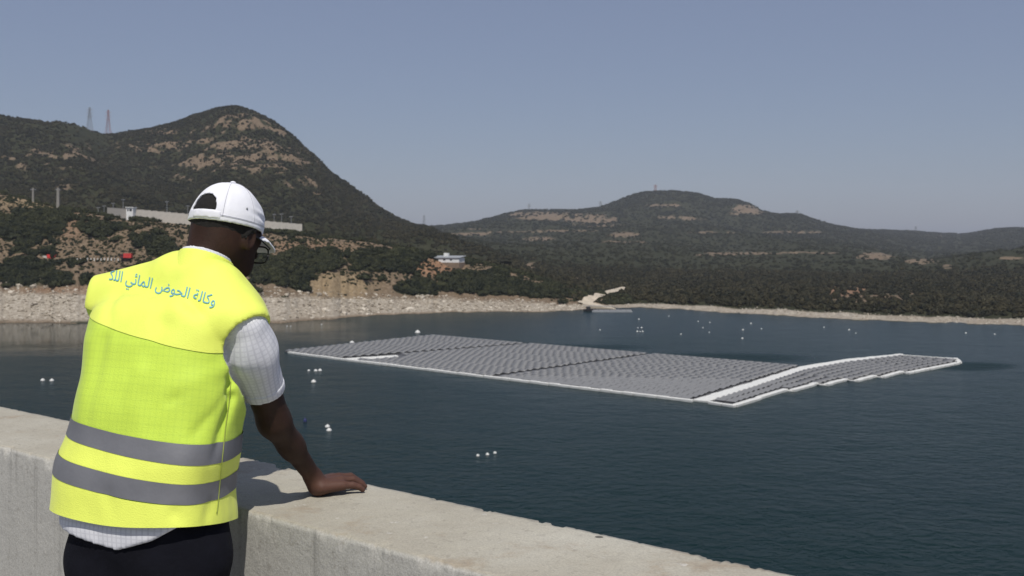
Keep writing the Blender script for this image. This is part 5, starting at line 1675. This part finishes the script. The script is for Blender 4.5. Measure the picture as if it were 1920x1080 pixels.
o, _, _ = sdf_mesh("button", lambda p: eh(p, hp(0, 0, CRW[2] + 0.002), HA, (.0075, .0075, .004)), hp(0, 0, .104) - .02, hp(0, 0, .104) + .02, 0.0016, None, M_CAPW); own(o, cp)
M_STITCH = simple("cap_stitching", (0.50, 0.51, 0.55), 0.9, 0.05, 30)
def tube_at(name, pts, rad, mat, parent, n_=6):
    o = MB().tube(pts, rad, n_).build(name, mat, None, True); return own(o, parent)
def cap_pt(az, el):
    d_ = rh * math.sin(az) * math.cos(el) + fh * math.cos(az) * math.cos(el) + uh * math.sin(el)
    lo_, hi_ = 0.03, 0.16
    for _ in range(30):
        m_ = (lo_ + hi_) / 2
        if crown_b((Rc + d_ * m_)[None])[0] < 0: lo_ = m_
        else: hi_ = m_
    return Rc + d_ * (lo_ + 0.0004)
for az in (35, 90, 145, 215, 270, 325):
    tube_at("panel_seam", [cap_pt(math.radians(az), math.radians(e_)) for e_ in np.linspace(88, 3, 26)], 0.0007, M_STITCH, cp, 5)
for e0 in (3.5, 5.0):
    tube_at("rim_stitching", [cap_pt(math.radians(a_), math.radians(e0)) for a_ in np.linspace(-150, 150, 60)], 0.0005, M_STITCH, cp, 4)
def strap(p):
    r, f, u = hq(p)
    d = np.maximum(crown_b(p) - 0.0016, np.abs(u - 0.0075) - 0.0095)
    return np.maximum(np.maximum(d, np.abs(r - 0.016) - 0.034), f)
o, _, _ = sdf_mesh("strap", strap, Rc - 0.15, Rc + 0.15, 0.0026, lambda v: crown_b(v) > -0.003, M_CAPW, None, None, 1); own(o, cp)
for s in (1, -1):
    u_ = 0.036; f_ = -0.022 if s else 0
    r_ = CRW[0] * math.sqrt(max(0, 1 - (u_ / CRW[2]) ** 2 - (f_ / CRW[1]) ** 2))
    c_ = hp(s * (r_ + 0.0003), f_, u_)
    o, _, _ = sdf_mesh("eyelet", lambda p, c_=c_: eh(p, c_, HA, (.0022, .0034, .0034)), c_ - 0.012, c_ + 0.012, 0.0011, None, M_STEEL); own(o, cp)
# spectacles
gl = own(empty("spectacles"))
gl.parent = person; gl.matrix_parent_inverse = p_inv
def ring(c, rr, ru):
    return [c + rh * rr * math.cos(a) * abs(math.cos(a)) ** -0.3 * 1.0 + uh * ru * math.sin(a) * abs(math.sin(a) + 1e-6) ** -0.3 for a in np.linspace(0.05, 6.333, 26)]
for s in (1, -1):
    tube_at("rim", ring(hp(s * .034, .096, -.058), .025, .019), .0019, M_BLACK, gl)
    tube_at("temple_arm", [hp(s * .059, .096, -.047), hp(s * .071, .088, -.042), hp(s * .0755, .05, -.030), hp(s * .0765, .006, -.018), hp(s * .0755, -.012, -.034)], .0017, M_BLACK, gl)
    mbl = MB(); rg = ring(hp(s * .034, .096, -.058), .0242, .0182)
    mbl.add(list(rg), [tuple(range(len(rg)))]); own(mbl.build("lens", M_LENS), gl)
tube_at("bridge", [hp(-.009, .096, -.052), hp(0, .100, -.049), hp(.009, .096, -.052)], .0016, M_BLACK, gl)

# --- lettering on the back of the vest
TXT = [0xFEED, 0xFEDB, 0xFE8E, 0xFEDF, 0xFE94, 0x20, 0xFE8D, 0xFEDF, 0xFEA4, 0xFEEE, 0xFEBD, 0x20, 0xFE8D, 0xFEDF, 0xFEE4, 0xFE8E, 0xFE8B, 0xFEF2, 0x20, 0xFE8D, 0xFEDF, 0xFEE0, 0xFEDB]
fc = bpy.data.curves.new("lettering", 'FONT')
fc.body = "".join(chr(c) for c in reversed(TXT)); fc.size = 1.0; fc.resolution_u = 3; fc.offset = 0.004
ft = bpy.data.objects.new("lettering_curve", fc); COL.objects.link(ft)
bpy.context.view_layer.update()
tm = bpy.data.meshes.new_from_object(ft.evaluated_get(bpy.context.evaluated_depsgraph_get()))
bpy.data.objects.remove(ft); bpy.data.curves.remove(fc)
bm = bmesh.new(); bm.from_mesh(tm); bmesh.ops.triangulate(bm, faces=bm.faces[:])
bmesh.ops.subdivide_edges(bm, edges=[e for e in bm.edges if e.calc_length() > 0.15], cuts=2)
bmesh.ops.triangulate(bm, faces=bm.faces[:])
xs = [v.co.x for v in bm.verts]; x0_, x1_ = min(xs), max(xs)
bvh = BVHTree.FromPolygons([tuple(q) for q in yv], [tuple(q) for q in yq])
sc_ = (402 - 204) / (x1_ - x0_)
bez = lambda t: (np.array([204, 524]) * (1 - t) ** 2 + 2 * np.array([296, 541]) * t * (1 - t) + np.array([402, 573]) * t * t)
camv = Vector((0, 0, CAMZ)); bad = []
for v in bm.verts:
    t = (v.co.x - x0_) / (x1_ - x0_)
    c_ = bez(t); dt = bez(t + 0.01) - bez(t - 0.01); dt /= np.linalg.norm(dt)
    px_ = c_ + np.array([dt[1], -dt[0]]) * v.co.y * sc_ * 1.30
    d_ = (V(P(px_[0], px_[1], 2.0)) - camv).normalized()
    hit_, nn, _, _ = bvh.ray_cast(camv, d_)
    if hit_ is None: bad.append(v); continue
    v.co = hit_ - d_ * 0.0012
bmesh.ops.delete(bm, geom=bad, context='VERTS')
lm = bpy.data.meshes.new("lettering"); bm.to_mesh(lm); bm.free(); bpy.data.meshes.remove(tm)
o = own(link("lettering", lm, M_PRINT), vest); o["label"] = "blue Arabic lettering across the shoulders"
